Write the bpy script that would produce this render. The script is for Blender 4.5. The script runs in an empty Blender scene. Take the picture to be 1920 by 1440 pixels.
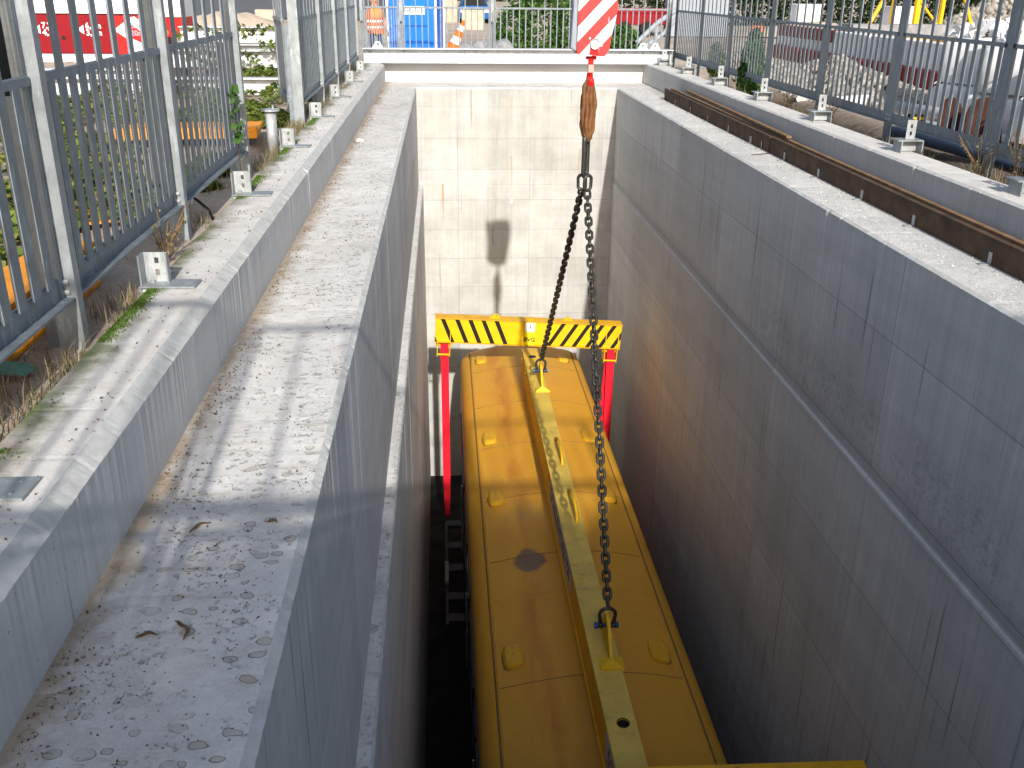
import bpy, bmesh, math, random
import numpy as np
from mathutils import Vector, Matrix, noise
random.seed(7); rng = np.random.default_rng(7)
S = bpy.context.scene
COL = S.collection
# ------------------------------------------------------------------ camera
PITCH, YAW, ROLL, FPX = .3923, .0726, -.0102, 1799.8
F = Vector((math.sin(YAW)*math.cos(PITCH), math.cos(YAW)*math.cos(PITCH), -math.sin(PITCH)))
R0 = Vector((math.cos(YAW), -math.sin(YAW), 0)); D0 = F.cross(R0)
c_, s_ = math.cos(ROLL), math.sin(ROLL)
R1 = R0*c_ + D0*s_; D1 = R0*(-s_) + D0*c_
cam = bpy.data.cameras.new('camera'); co = bpy.data.objects.new('camera', cam); COL.objects.link(co)
M = Matrix((R1, -D1, -F)).transposed().to_4x4(); M.translation = (0, 0, 1.6)
co.matrix_world = M
cam.sensor_fit = 'HORIZONTAL'; cam.sensor_width = 36; cam.lens = FPX/1920*36
cam.clip_start = .05; cam.clip_end = 1500
S.camera = co
# ------------------------------------------------------------------ light
SUN_EL = math.radians(28.1); SUN_OFF = math.radians(3.3)     # the sun stands behind the camera, a little to the right
sdir = Vector((-math.sin(SUN_OFF)*math.cos(SUN_EL), math.cos(SUN_OFF)*math.cos(SUN_EL), -math.sin(SUN_EL)))
sun = bpy.data.lights.new('sun', 'SUN'); sun.energy = 4.1; sun.angle = math.radians(.75); sun.color = (1, .955, .88)
so = bpy.data.objects.new('sun', sun); COL.objects.link(so); so.rotation_euler = sdir.to_track_quat('-Z', 'Y').to_euler()
w = bpy.data.worlds.new('World'); S.world = w; w.use_nodes = True
nt = w.node_tree; bg = nt.nodes['Background']
sky = nt.nodes.new('ShaderNodeTexSky'); sky.sky_type = 'NISHITA'; sky.sun_disc = False
sky.sun_elevation = SUN_EL; sky.sun_rotation = math.pi - SUN_OFF; sky.air_density = 1; sky.dust_density = 2.6; sky.ozone_density = .6
nt.links.new(sky.outputs[0], bg.inputs[0]); bg.inputs[1].default_value = .128
S.view_settings.view_transform = 'Standard'; S.view_settings.look = 'None'
S.view_settings.gamma = 1; S.view_settings.use_curve_mapping = False; S.view_settings.exposure = .5
S.cycles.max_bounces = 6; S.cycles.diffuse_bounces = 4

# ------------------------------------------------------------------ materials
class NT:
    def __init__(s, name):
        s.m = bpy.data.materials.new(name); s.m.use_nodes = True; s.t = s.m.node_tree
        s.b = s.t.nodes['Principled BSDF']
    def n(s, k, **kw):
        x = s.t.nodes.new(k)
        for a, v in kw.items():
            if a.startswith('_'): x.inputs[a[1:]].default_value = v
            else: setattr(x, a, v)
        return x
    def l(s, a, b): s.t.links.new(a, b)
    def pos(s): return s.n('ShaderNodeNewGeometry').outputs['Position']
    def obj(s): return s.n('ShaderNodeTexCoord').outputs['Object']
    def scale(s, v, sc, loc=(0, 0, 0)):
        m = s.n('ShaderNodeMapping'); m.inputs['Scale'].default_value = sc; m.inputs['Location'].default_value = loc
        s.l(v, m.inputs['Vector']); return m.outputs[0]
    def noise(s, v, scale, detail=4, rough=.6, dist=0):
        x = s.n('ShaderNodeTexNoise'); x.inputs['Scale'].default_value = scale; x.inputs['Detail'].default_value = detail
        x.inputs['Roughness'].default_value = rough; x.inputs['Distortion'].default_value = dist
        s.l(v, x.inputs['Vector']); return x.outputs[0]
    def ramp(s, v, a, b, lo=0., hi=1.):
        x = s.n('ShaderNodeMapRange'); x.inputs[1].default_value = a; x.inputs[2].default_value = b
        x.inputs[3].default_value = lo; x.inputs[4].default_value = hi; s.l(v, x.inputs[0]); return x.outputs[0]
    def mix(s, f, a, b, mode='MIX'):
        x = s.n('ShaderNodeMix', data_type='RGBA', blend_type=mode)
        for i, v in ((0, f), (6, a), (7, b)):
            if isinstance(v, (int, float)): x.inputs[i].default_value = v
            elif isinstance(v, tuple): x.inputs[i].default_value = (*v[:3], 1)
            else: s.l(v, x.inputs[i])
        return x.outputs[2]
    def math(s, op, a, b=0.):
        x = s.n('ShaderNodeMath', operation=op)
        for i, v in ((0, a), (1, b)):
            if isinstance(v, (int, float)): x.inputs[i].default_value = v
            else: s.l(v, x.inputs[i])
        return x.outputs[0]
    def xyz(s, v):
        x = s.n('ShaderNodeSeparateXYZ'); s.l(v, x.inputs[0]); return x.outputs
    def comb(s, a, b, c=0.):
        x = s.n('ShaderNodeCombineXYZ')
        for i, v in enumerate((a, b, c)):
            if isinstance(v, (int, float)): x.inputs[i].default_value = v
            else: s.l(v, x.inputs[i])
        return x.outputs[0]
    def bump(s, h, st=.3, d=.01):
        x = s.n('ShaderNodeBump'); x.inputs['Strength'].default_value = st; x.inputs['Distance'].default_value = d
        s.l(h, x.inputs['Height']); s.l(x.outputs[0], s.b.inputs['Normal'])
    def col(s, c):
        if isinstance(c, tuple): s.b.inputs['Base Color'].default_value = (*c[:3], 1)
        else: s.l(c, s.b.inputs['Base Color'])
    def rough(s, r, metal=0., spec=.5):
        if isinstance(r, (int, float)): s.b.inputs['Roughness'].default_value = r
        else: s.l(r, s.b.inputs['Roughness'])
        s.b.inputs['Metallic'].default_value = metal; s.b.inputs['Specular IOR Level'].default_value = spec
        return s.m

def simple(name, c, rough=.6, metal=0., var=.25, sc=8., spec=.18, dirt=None, dsc=2.5, damt=.5, bump=0.):
    t = NT(name); v = t.obj()
    n1 = t.noise(v, sc, 5, .65)
    k = t.ramp(n1, .3, .7, 1-var, 1+var*.6)
    x = t.mix(1., c, t.comb(k, k, k), 'MULTIPLY')
    if dirt:
        n2 = t.ramp(t.noise(v, dsc, 6, .7), .5, .68, 0, damt); x = t.mix(n2, x, dirt)
    t.col(x)
    if bump: t.bump(n1, bump, .01)
    return t.rough(rough, metal, spec)

def concrete_wall(name, axis, base, panel=(1.34, 1.27), off=(0, 0), stain=(.13, .125, .12), warm=0., joint=.55, spalled=False, calm=False):
    """board-marked shaft wall: sheets of formwork, run-off streaks, pores"""
    t = NT(name); p = t.pos(); X, Y, Z = t.xyz(p)
    h = Y if axis == 'y' else X
    uv = t.comb(t.math('ADD', h, off[0]), t.math('ADD', Z, off[1]))
    br = t.n('ShaderNodeTexBrick'); br.offset = .0; br.squash = 1
    br.inputs['Scale'].default_value = 1; br.inputs['Brick Width'].default_value = panel[0]; br.inputs['Row Height'].default_value = panel[1]
    br.inputs['Mortar Size'].default_value = .009; br.inputs['Mortar Smooth'].default_value = .6; br.inputs['Bias'].default_value = 0
    br.inputs['Color1'].default_value = (.93, .93, .93, 1); br.inputs['Color2'].default_value = (1.08, 1.08, 1.08, 1); br.inputs['Mortar'].default_value = (joint, joint, joint, 1)
    nz = t.noise(p, 3., 3, .5); uvd = t.n('ShaderNodeVectorMath', operation='ADD'); t.l(uv, uvd.inputs[0])
    sm = t.n('ShaderNodeVectorMath', operation='SCALE'); t.l(t.comb(nz, nz, nz), sm.inputs[0]); sm.inputs['Scale'].default_value = .012; t.l(sm.outputs[0], uvd.inputs[1])
    t.l(uvd.outputs[0], br.inputs['Vector'])
    # second, narrower set of vertical board joints
    br2 = t.n('ShaderNodeTexBrick'); br2.offset = .5; br2.inputs['Scale'].default_value = 1
    br2.inputs['Brick Width'].default_value = panel[0]*.5; br2.inputs['Row Height'].default_value = panel[1]*2
    br2.inputs['Mortar Size'].default_value = .006; br2.inputs['Mortar Smooth'].default_value = 1
    br2.inputs['Color1'].default_value = (.96, .96, .96, 1); br2.inputs['Color2'].default_value = (1.03, 1.03, 1.03, 1); br2.inputs['Mortar'].default_value = (.72, .72, .72, 1)
    t.l(uvd.outputs[0], br2.inputs['Vector'])
    big = t.noise(p, .7, 5, .6)
    stv = t.comb(t.math('MULTIPLY', h, 9.), t.math('MULTIPLY', Z, .35), 0.)
    st = t.noise(stv, 1., 6, .7)
    st2 = t.noise(t.comb(t.math('MULTIPLY', h, 30.), t.math('MULTIPLY', Z, .5), 3.), 1., 4, .7)
    c = t.mix(1., base, br.outputs[0], 'MULTIPLY'); c = t.mix(.8, c, br2.outputs[0], 'MULTIPLY')
    k = t.ramp(big, .3, .7, .9, 1.07); c = t.mix(1., c, t.comb(k, k, k), 'MULTIPLY')
    k = t.ramp(st, .3, .75, 1.06, .86); c = t.mix(1., c, t.comb(k, k, k), 'MULTIPLY')
    k = t.ramp(st2, .35, .7, 1.02 if calm else 1.05, .97 if calm else .93); c = t.mix(1., c, t.comb(k, k, k), 'MULTIPLY')
    # sparse dark drips that start at one height and fade away
    dr = t.noise(t.comb(t.math('MULTIPLY', h, 14.), t.math('MULTIPLY', Z, .45), 9.), 1., 2, .4)
    c = t.mix(t.ramp(dr, .685, .74, 0, .6), c, stain)
    rs = t.noise(t.comb(t.math('MULTIPLY', h, 11.), t.math('MULTIPLY', Z, .5), 21.), 1., 2, .4)
    c = t.mix(t.ramp(rs, .70, .76, 0, .45), c, (.30, .19, .10))
    # horizontal tide marks
    tb = t.noise(t.comb(t.math('MULTIPLY', h, .25), t.math('MULTIPLY', Z, 3.3), 5.), 1., 5, .7)
    k = t.ramp(tb, .35, .7, 1.03 if calm else 1.07, .95 if calm else .91); c = t.mix(1., c, t.comb(k, k, k), 'MULTIPLY')
    if calm:
        bl = t.noise(p, 1.9, 6, .7); k = t.ramp(bl, .38, .66, 1.05, .86); c = t.mix(1., c, t.comb(k, k, k), 'MULTIPLY')
        wob = t.math('MULTIPLY', t.math('SUBTRACT', t.noise(p, 3, 3, .6), .5), .06)
        for x0, ztop, zbot, a_ in ((-.03, -2.52, -3.7, .8), (1.52, -1.9, -2.7, .45), (3.05, -1.75, -2.5, .5), (1.50, -.6, -1.4, .35)):
            d = t.math('ABSOLUTE', t.math('SUBTRACT', t.math('ADD', X, wob), x0)); mk = t.math('MULTIPLY', t.ramp(d, .006, .035, 1., 0.), t.math('MULTIPLY', t.ramp(Z, zbot, ztop-.3), t.ramp(Z, ztop, ztop+.03, 1., 0.)))
            c = t.mix(t.math('MULTIPLY', mk, a_), c, (.36, .22, .09))
    spall = 0.
    if spalled:
        band = t.math('MULTIPLY', t.ramp(Z, -2.5, -2.3), t.ramp(Z, -1.95, -1.6, 1., 0.))
        band = t.math('MULTIPLY', band, t.math('MULTIPLY', t.ramp(Y, 4, 5.5), t.ramp(Y, 10.5, 12.5, 1., 0.)))
        cr = t.noise(p, 14, 9, .9, .8); spall = t.math('MULTIPLY', t.ramp(cr, .50, .56), t.math('MULTIPLY', band, t.ramp(t.noise(p, 1.6, 4, .6), .4, .52)))
        c = t.mix(t.math('MULTIPLY', spall, .36), c, (.15, .145, .14))
        bz = t.math('MULTIPLY', t.ramp(Z, -2.5, -2.48), t.ramp(Z, -2.40, -2.28, 1., 0.)); c = t.mix(t.math('MULTIPLY', bz, .3), c, (.2, .2, .21))
    pores = t.n('ShaderNodeTexVoronoi'); pores.inputs['Scale'].default_value = 16; t.l(p, pores.inputs['Vector'])
    pm = t.ramp(pores.outputs['Distance'], .05, .09, .55, 0.); c = t.mix(pm, c, (.09, .088, .085))
    t.col(c)
    fine = t.noise(p, 60, 5, .7)
    hh = t.math('ADD', t.math('MULTIPLY', fine, .25), t.math('ADD', t.math('MULTIPLY', st, .4), t.math('MULTIPLY', t.ramp(pores.outputs['Distance'], .05, .1, -1., 0.), .8)))
    if spalled: hh = t.math('SUBTRACT', hh, t.math('MULTIPLY', spall, 2.5))
    t.bump(hh, .35, .006)
    return t.rough(.86, 0, .25)

def concrete_top(name, base, kind):
    t = NT(name); p = t.pos(); X, Y, Z = t.xyz(p)
    big = t.noise(p, 1.3, 5, .65); mid = t.noise(p, 7, 6, .7); fine = t.noise(p, 70, 4, .75)
    k = t.ramp(big, .3, .7, .84, 1.1); c = t.mix(1., base, t.comb(k, k, k), 'MULTIPLY')
    k = t.ramp(mid, .3, .75, 1.08, .82); c = t.mix(1., c, t.comb(k, k, k), 'MULTIPLY')
    k = t.ramp(fine, .3, .7, .9, 1.08); c = t.mix(1., c, t.comb(k, k, k), 'MULTIPLY')
    h = t.math('MULTIPLY', mid, .35)
    if kind == 'pits':
        # burst air bubbles: round dished rings, many with dirt in them
        sv = t.scale(p, (1., 1.25, 1.))
        wob = t.noise(p, 9, 3, .5)
        sv2 = t.n('ShaderNodeVectorMath', operation='ADD'); t.l(sv, sv2.inputs[0]); q = t.n('ShaderNodeVectorMath', operation='SCALE'); t.l(t.comb(wob, t.noise(p, 8, 3, .5), 0.), q.inputs[0]); q.inputs['Scale'].default_value = .09; t.l(q.outputs[0], sv2.inputs[1])
        vo = t.n('ShaderNodeTexVoronoi', voronoi_dimensions='2D'); vo.inputs['Scale'].default_value = 12; t.l(sv2.outputs[0], vo.inputs['Vector'])
        rnd = t.xyz(vo.outputs['Color'])
        rad = t.ramp(rnd[0], 0, 1, .05, .36)
        ring = t.math('ABSOLUTE', t.math('SUBTRACT', vo.outputs['Distance'], rad))
        patch = t.ramp(t.noise(p, 2.2, 4, .6), .40, .56)
        on = t.math('MULTIPLY', t.math('GREATER_THAN', rnd[1], .42), patch)
        rm = t.math('MULTIPLY', t.ramp(ring, .0, .035, 1., 0.), on)
        ins = t.math('MULTIPLY', t.ramp(t.math('SUBTRACT', rad, vo.outputs['Distance']), 0, .03), on)
        c = t.mix(t.math('MULTIPLY', rm, .8), c, (.15, .125, .09))
        c = t.mix(t.math('MULTIPLY', ins, .4), c, (.27, .22, .16))
        h = t.math('SUBTRACT', h, t.math('MULTIPLY', ins, .8))
        gr = t.noise(p, 26, 5, .8); gp = t.ramp(t.noise(p, 3.2, 5, .7), .47, .62)
        nearr = t.ramp(Y, 2., 12, 1., .35)
        spk = t.math('MULTIPLY', t.math('MULTIPLY', t.ramp(gr, .56, .62), gp), nearr)
        c = t.mix(t.math('MULTIPLY', spk, .85), c, (.075, .065, .05)); h = t.math('SUBTRACT', h, t.math('MULTIPLY', spk, .7))
        v2 = t.n('ShaderNodeTexVoronoi'); v2.inputs['Scale'].default_value = 34; t.l(p, v2.inputs['Vector'])
        pp = t.ramp(v2.outputs['Distance'], .12, .17, 1., 0.)
        pp = t.math('MULTIPLY', pp, t.math('GREATER_THAN', t.xyz(v2.outputs['Color'])[0], .62))
        c = t.mix(t.math('MULTIPLY', pp, .8), c, (.06, .05, .04))
        # brown dirt line along the foot of the kerb
        e = t.math('ADD', X, t.math('MULTIPLY', t.math('SUBTRACT', t.noise(p, 6, 5, .7), .5), .35))
        c = t.mix(t.ramp(e, -1.27, -1.14, .75, 0.), c, (.27, .19, .11))
        br = t.ramp(t.noise(t.scale(p, (2.5, 9, 1)), 1.6, 5, .7), .55, .68, 0, .4); c = t.mix(br, c, (.34, .26, .17))
    elif kind == 'kerb':
        e = t.math('ADD', X, t.math('MULTIPLY', t.math('SUBTRACT', t.noise(p, 3, 5, .7), .5), .4))
        c = t.mix(t.ramp(e, -1.70, -1.52, .8, 0.), c, (.17, .15, .10))
        ms = t.math('MULTIPLY', t.ramp(e, -1.66, -1.56, 1., 0.), t.ramp(t.noise(p, 1.7, 3, .5), .46, .58)); c = t.mix(t.math('MULTIPLY', ms, .8), c, (.07, .11, .02))
        sp = t.ramp(t.noise(p, 17, 6, .8), .62, .68, 0, .55); c = t.mix(sp, c, (.16, .13, .10)); h = t.math('SUBTRACT', h, sp)
        c = t.mix(t.ramp(t.noise(p, 2.6, 5, .7), .52, .66, 0, .35), c, (.34, .26, .19))
    else:
        g = t.noise(p, 38, 5, .85); k = t.ramp(g, .35, .66, 1.12, .72); c = t.mix(1., c, t.comb(k, k, k), 'MULTIPLY')
        g2 = t.ramp(t.noise(t.scale(p, (1.5, 4, 1)), 12, 5, .8), .58, .66, 0, .5); c = t.mix(g2, c, (.2, .17, .14))
        h = t.math('ADD', h, t.math('MULTIPLY', g, 1.1))
        e = t.math('ADD', X, t.math('MULTIPLY', t.math('SUBTRACT', t.noise(p, 5, 5, .7), .5), .3))
        c = t.mix(t.ramp(e, 4.3, 4.5, 0, .35), c, (.3, .22, .15))
    t.col(c); t.bump(t.math('ADD', h, t.math('MULTIPLY', fine, .18)), .75, .012)
    return t.rough(.9, 0, .2)

def galv(name, base=(.42, .45, .47), rough=.5, metal=.35):
    t = NT(name); v = t.pos()
    vo = t.n('ShaderNodeTexVoronoi'); vo.inputs['Scale'].default_value = 26; t.l(t.scale(v, (1, 1, .45)), vo.inputs['Vector'])
    n1 = t.noise(v, 5, 5, .7); n2 = t.noise(v, 30, 3, .6)
    c = t.mix(t.ramp(t.xyz(vo.outputs['Color'])[0], 0, 1, 0, .35), base, tuple(min(1, b*1.5) for b in base))
    k = t.ramp(n1, .3, .7, .8, 1.14); c = t.mix(1., c, t.comb(k, k, k), 'MULTIPLY')
    c = t.mix(t.ramp(t.noise(t.scale(v, (3, 3, .8)), 4, 5, .7), .55, .62, 0, .6), c, tuple(min(.8, x_*1.7) for x_ in base)); c = t.mix(t.ramp(t.noise(t.scale(v, (1, 1, 2)), 7, 4, .7), .58, .68, 0, .35), c, tuple(x_*.55 for x_ in base))
    t.col(c); t.bump(n2, .12, .004)
    return t.rough(t.ramp(n1, .3, .7, rough-.1, rough+.15), metal, .5)

m_wall_side = concrete_wall('concrete_side_wall', 'y', (.54, .535, .52), (2.7, 1.2), (0.55, .0), joint=.7, spalled=True)
m_wall_left = concrete_wall('concrete_left_wall', 'y', (.52, .515, .50), (2.5, 1.05), (.2, .4), joint=.8)
m_wall_far = concrete_wall('concrete_far_wall', 'x', (.47, .465, .44), (1.62, .68), (-.32, 1.51+.0), stain=(.27, .24, .2), joint=.80, calm=True)
m_kerb_side = concrete_wall('concrete_kerb_side', 'y', (.56, .555, .54), (5.2, 4.), (0, 2), joint=.7)
m_ledge = concrete_top('concrete_pitted_ledge', (.65, .635, .61), 'pits')
m_kerb = concrete_top('concrete_kerb_top', (.66, .64, .61), 'kerb')
m_rough = concrete_top('concrete_rough_ledge', (.70, .685, .66), 'rough')
m_cham = simple('concrete_edge', (.52, .52, .50), .85, var=.15, sc=14, bump=.12, dirt=(.3, .29, .27), dsc=9)
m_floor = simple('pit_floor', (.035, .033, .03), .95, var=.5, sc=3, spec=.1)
m_galv = galv('galvanised_steel', (.25, .275, .29)); m_galvd = galv('galvanised_bars', (.17, .20, .225), .5, .3)
m_galvl = galv('galvanised_bright', (.33, .345, .35), .45, .25)
m_galvb = galv('galvanised_beam', (.55, .57, .58), .45, .2)
m_shade = simple('dark_gap', (.01, .01, .01), .9)
m_yel = simple('yellow_paint', (.76, .47, .010), .42, var=.1, sc=3, dirt=(.45, .28, .06), dsc=4, damt=.25)
m_yeld = simple('orange_yellow_paint', (.75, .40, .012), .45, var=.15, sc=4, dirt=(.3, .16, .04), dsc=3, damt=.35)
m_black = simple('black_paint', (.018, .016, .016), .5)
m_white = simple('white_paint', (.82, .82, .82), .5, var=.06)
m_red = simple('red_paint', (.62, .02, .02), .4, var=.12, sc=2)
m_redd = simple('dark_red_paint', (.22, .006, .012), .45, var=.15, sc=2)
m_strap = simple('red_webbing', (.72, .012, .03), .75, var=.2, sc=14, bump=.4)
m_chain = simple('chain_steel', (.085, .085, .09), .36, .7, var=.3, sc=20)
m_chaind = simple('chain_steel_dark', (.07, .068, .06), .4, .6, var=.3, sc=20)
m_blue = simple('blue_pin', (.02, .09, .28), .4)
m_sling = simple('brown_sling', (.19, .085, .035), .9, var=.4, sc=10, dirt=(.08, .06, .045), dsc=5, damt=.8, bump=.6)
m_orange = simple('orange_steel', (.78, .30, .02), .55, var=.2, sc=4, dirt=(.28, .10, .02), dsc=3, damt=.6)
m_rust = simple('rusty_steel', (.05, .018, .012), .85, var=.4, sc=6, dirt=(.08, .03, .02), dsc=3, damt=.7)
m_orangeh = simple('orange_fabric', (1., .16, .015), .7, var=.15)
m_yelh = simple('yellow_orange_fabric', (1., .32, .02), .7, var=.15)
m_refl = simple('silver_tape', (.8, .8, .78), .4)
m_jeans = simple('blue_jeans', (.03, .06, .2), .9, var=.3, sc=12)
m_skin = simple('skin', (.56, .27, .17), .55, var=.1)
m_shirt = simple('grey_shirt', (.22, .2, .18), .9)
m_hair = simple('hair', (.06, .035, .02), .8)
m_bluep = simple('blue_plastic', (.012, .16, .72), .4, var=.06)
m_dblue = simple('dark_blue_plastic', (.01, .09, .3), .5)
m_wood = simple('formwork_timber', (.10, .065, .042), .85, var=.45, sc=5, dirt=(.05, .035, .025), dsc=2.2, damt=.7, bump=.4)
m_woodt = simple('timber_edge', (.24, .15, .08), .85, var=.35, sc=7, dirt=(.14, .08, .04), dsc=4, damt=.6)
m_board = simple('new_board', (.6, .36, .17), .8, var=.25, sc=6)
m_bag = simple('white_bag_fabric', (.84, .84, .84), .75, var=.12, sc=3, bump=.5)
m_stone = simple('grey_stone', (.26, .26, .27), .9, var=.35, sc=4, bump=.7)
m_tan = simple('sandstone', (.46, .38, .30), .9, var=.2, sc=3)
m_pipe = simple('pale_pipe', (.68, .68, .66), .6, var=.15)
m_mastyel = simple('mast_yellow', (.8, .45, .02), .5, var=.15)
m_glass = simple('dark_glass', (.02, .022, .025), .08, 0, var=.1, spec=.7)
m_alu = simple('aluminium', (.55, .55, .56), .35, .7, var=.15)
m_dsteel = simple('dark_steel', (.05, .06, .08), .5, .4, var=.3)
m_rub = simple('rubber', (.02, .02, .02), .8)
m_wood_bit = simple('dry_litter', (.16, .10, .055), .95, var=.5, sc=30)
m_tarp = simple('green_plastic', (.10, .22, .17), .6, var=.3)
m_signp = simple('sign_plate_paint', (.5, .47, .50), .5, var=.2)
m_pipeb = simple('blue_grey_pipe', (.045, .075, .13), .5)
m_grey = simple('grey_cabinet', (.28, .31, .36), .6, var=.1)

def roof_mat():
    t = NT('train_roof_paint'); p = t.pos(); X, Y, Z = t.xyz(p)
    base = (.62, .31, .024)
    n = t.noise(p, 1.1, 6, .65); c = t.mix(t.ramp(n, .42, .68, 0, .3), base, (.54, .29, .05))
    n2 = t.noise(t.scale(p, (1, .3, 1)), 3.5, 6, .75); c = t.mix(t.ramp(n2, .5, .75, 0, .4), c, (.44, .22, .03))
    # rusty run beside the beam
    e = t.math('ABSOLUTE', t.math('SUBTRACT', X, 1.02)); rb = t.math('MULTIPLY', t.ramp(e, .02, .26, 1., 0.), t.ramp(t.noise(t.scale(p, (1, .25, 1)), 3, 4, .6), .4, .62))
    c = t.mix(t.math('MULTIPLY', rb, .8), c, (.42, .14, .012))
    n3 = t.noise(p, 45, 4, .7); k = t.ramp(n3, .3, .7, .9, 1.07); c = t.mix(1., c, t.comb(k, k, k), 'MULTIPLY')
    # graphite smudge burnt into the paint
    dx = t.math('MULTIPLY', t.math('SUBTRACT', X, 1.07), 3.0); dy = t.math('MULTIPLY', t.math('SUBTRACT', Y, 11.0), 2.3)
    tri = t.math('ADD', t.math('MULTIPLY', dx, dx), t.math('MULTIPLY', dy, dy))
    tri = t.math('ADD', tri, t.math('MULTIPLY', t.math('SUBTRACT', t.noise(p, 4, 4, .6), .5), .8))
    c = t.mix(t.ramp(tri, .3, .5, .8, 0.), c, (.085, .075, .075))
    dx = t.math('MULTIPLY', t.math('SUBTRACT', X, 1.1), 2.); dy = t.math('MULTIPLY', t.math('SUBTRACT', Y, 12.1), 2.)
    pal = t.math('ADD', t.math('MULTIPLY', dx, dx), t.math('MULTIPLY', dy, dy))
    c = t.mix(t.math('MULTIPLY', t.ramp(pal, 0, 1., .35, 0.), t.ramp(t.noise(t.scale(p, (1, 3, 1)), 7, 5, .7), .45, .6)), c, (.48, .38, .19))
    t.col(c); t.bump(t.math('ADD', n3, t.math('MULTIPLY', n, 1.5)), .15, .01)
    return t.rough(t.ramp(n, .3, .7, .42, .6), 0, .22)
m_roof = roof_mat()
m_roofs = simple('train_side_paint', (.62, .31, .015), .35, var=.12, sc=2)
m_hump = simple('vent_paint', (.66, .36, .02), .45, var=.15, sc=9, dirt=(.4, .2, .05), dsc=8, damt=.4)
m_seam = simple('seam_sealant', (.19, .12, .05), .8)
def beamtop():
    t = NT('weathered_yellow'); p = t.pos()
    n = t.noise(p, 3, 6, .7); c = t.mix(t.ramp(n, .35, .65), (.68, .48, .075), (.52, .36, .06))
    v = t.ramp(t.noise(p, 55, 3, .8), .64, .70); c = t.mix(t.math('MULTIPLY', v, .7), c, (.14, .09, .03))
    b = t.ramp(t.noise(p, 6, 4, .6), .60, .72, 0, .6); c = t.mix(b, c, (.33, .26, .08))
    t.col(c); t.bump(n, .1, .01); return t.rough(.55, 0, .4)
m_beamt = beamtop()

def ground_mat():
    t = NT('sandy_ground'); p = t.pos()
    n = t.noise(p, .5, 6, .65); n2 = t.noise(p, 6, 6, .75); n3 = t.noise(p, 40, 4, .8)
    c = t.mix(t.ramp(n, .42, .6), (.50, .42, .34), (.38, .30, .23))
    c = t.mix(t.ramp(n2, .54, .68, 0, .55), c, (.18, .14, .10))
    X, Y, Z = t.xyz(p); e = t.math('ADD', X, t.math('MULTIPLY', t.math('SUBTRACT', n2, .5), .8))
    hm = t.math('MULTIPLY', t.math('MULTIPLY', t.ramp(e, 5.0, 5.15), t.ramp(e, 5.9, 6.4, 1., 0.)), t.ramp(Y, 17, 20, 1., 0.)); c = t.mix(t.math('MULTIPLY', hm, .9), c, (.05, .038, .028))  # dark soil strip beside the right kerb, painting in the shade under the rail
    k = t.ramp(n3, .3, .7, .75, 1.2); c = t.mix(1., c, t.comb(k, k, k), 'MULTIPLY')
    t.col(c); t.bump(t.math('ADD', n2, t.math('MULTIPLY', n3, .5)), .8, .03); return t.rough(.95, 0, .15)
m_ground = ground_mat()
m_asph = simple('asphalt', (.12, .125, .13), .9, var=.2, sc=2)

def leafmat(name, cols):
    t = NT(name); g = t.n('ShaderNodeNewGeometry')
    r = t.n('ShaderNodeValToRGB'); e = r.color_ramp.elements
    e[0].position = 0; e[0].color = (*cols[0], 1); e[1].position = 1; e[1].color = (*cols[-1], 1)
    for i, c in enumerate(cols[1:-1]):
        x = e.new((i+1)/(len(cols)-1)); x.color = (*c, 1)
    t.l(g.outputs['Random Per Island'], r.inputs[0]); t.col(r.outputs[0])
    t.b.inputs['Transmission Weight'].default_value = 0.
    tr = t.n('ShaderNodeBsdfTranslucent'); t.l(r.outputs[0], tr.inputs[0]); mx = t.n('ShaderNodeMixShader'); mx.inputs[0].default_value = .25
    out = t.t.nodes['Material Output']; t.l(t.b.outputs[0], mx.inputs[1]); t.l(tr.outputs[0], mx.inputs[2]); t.l(mx.outputs[0], out.inputs[0])
    return t.rough(.5, 0, .35)
m_ivy = leafmat('ivy_leaf', [(.05, .10, .02), (.10, .17, .03), (.16, .22, .04), (.26, .24, .05), (.07, .13, .03)])
m_bush = leafmat('bush_leaf', [(.03, .09, .015), (.06, .15, .025), (.10, .20, .04), (.04, .11, .02)])
m_hedge = leafmat('hedge_leaf', [(.02, .035, .012), (.035, .06, .02), (.03, .045, .02)])
m_dry = leafmat('dry_grass', [(.30, .23, .12), (.20, .16, .08), (.12, .12, .04), (.38, .30, .18)])
m_moss = leafmat('moss', [(.07, .14, .015), (.11, .2, .02), (.05, .09, .015)])

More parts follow.
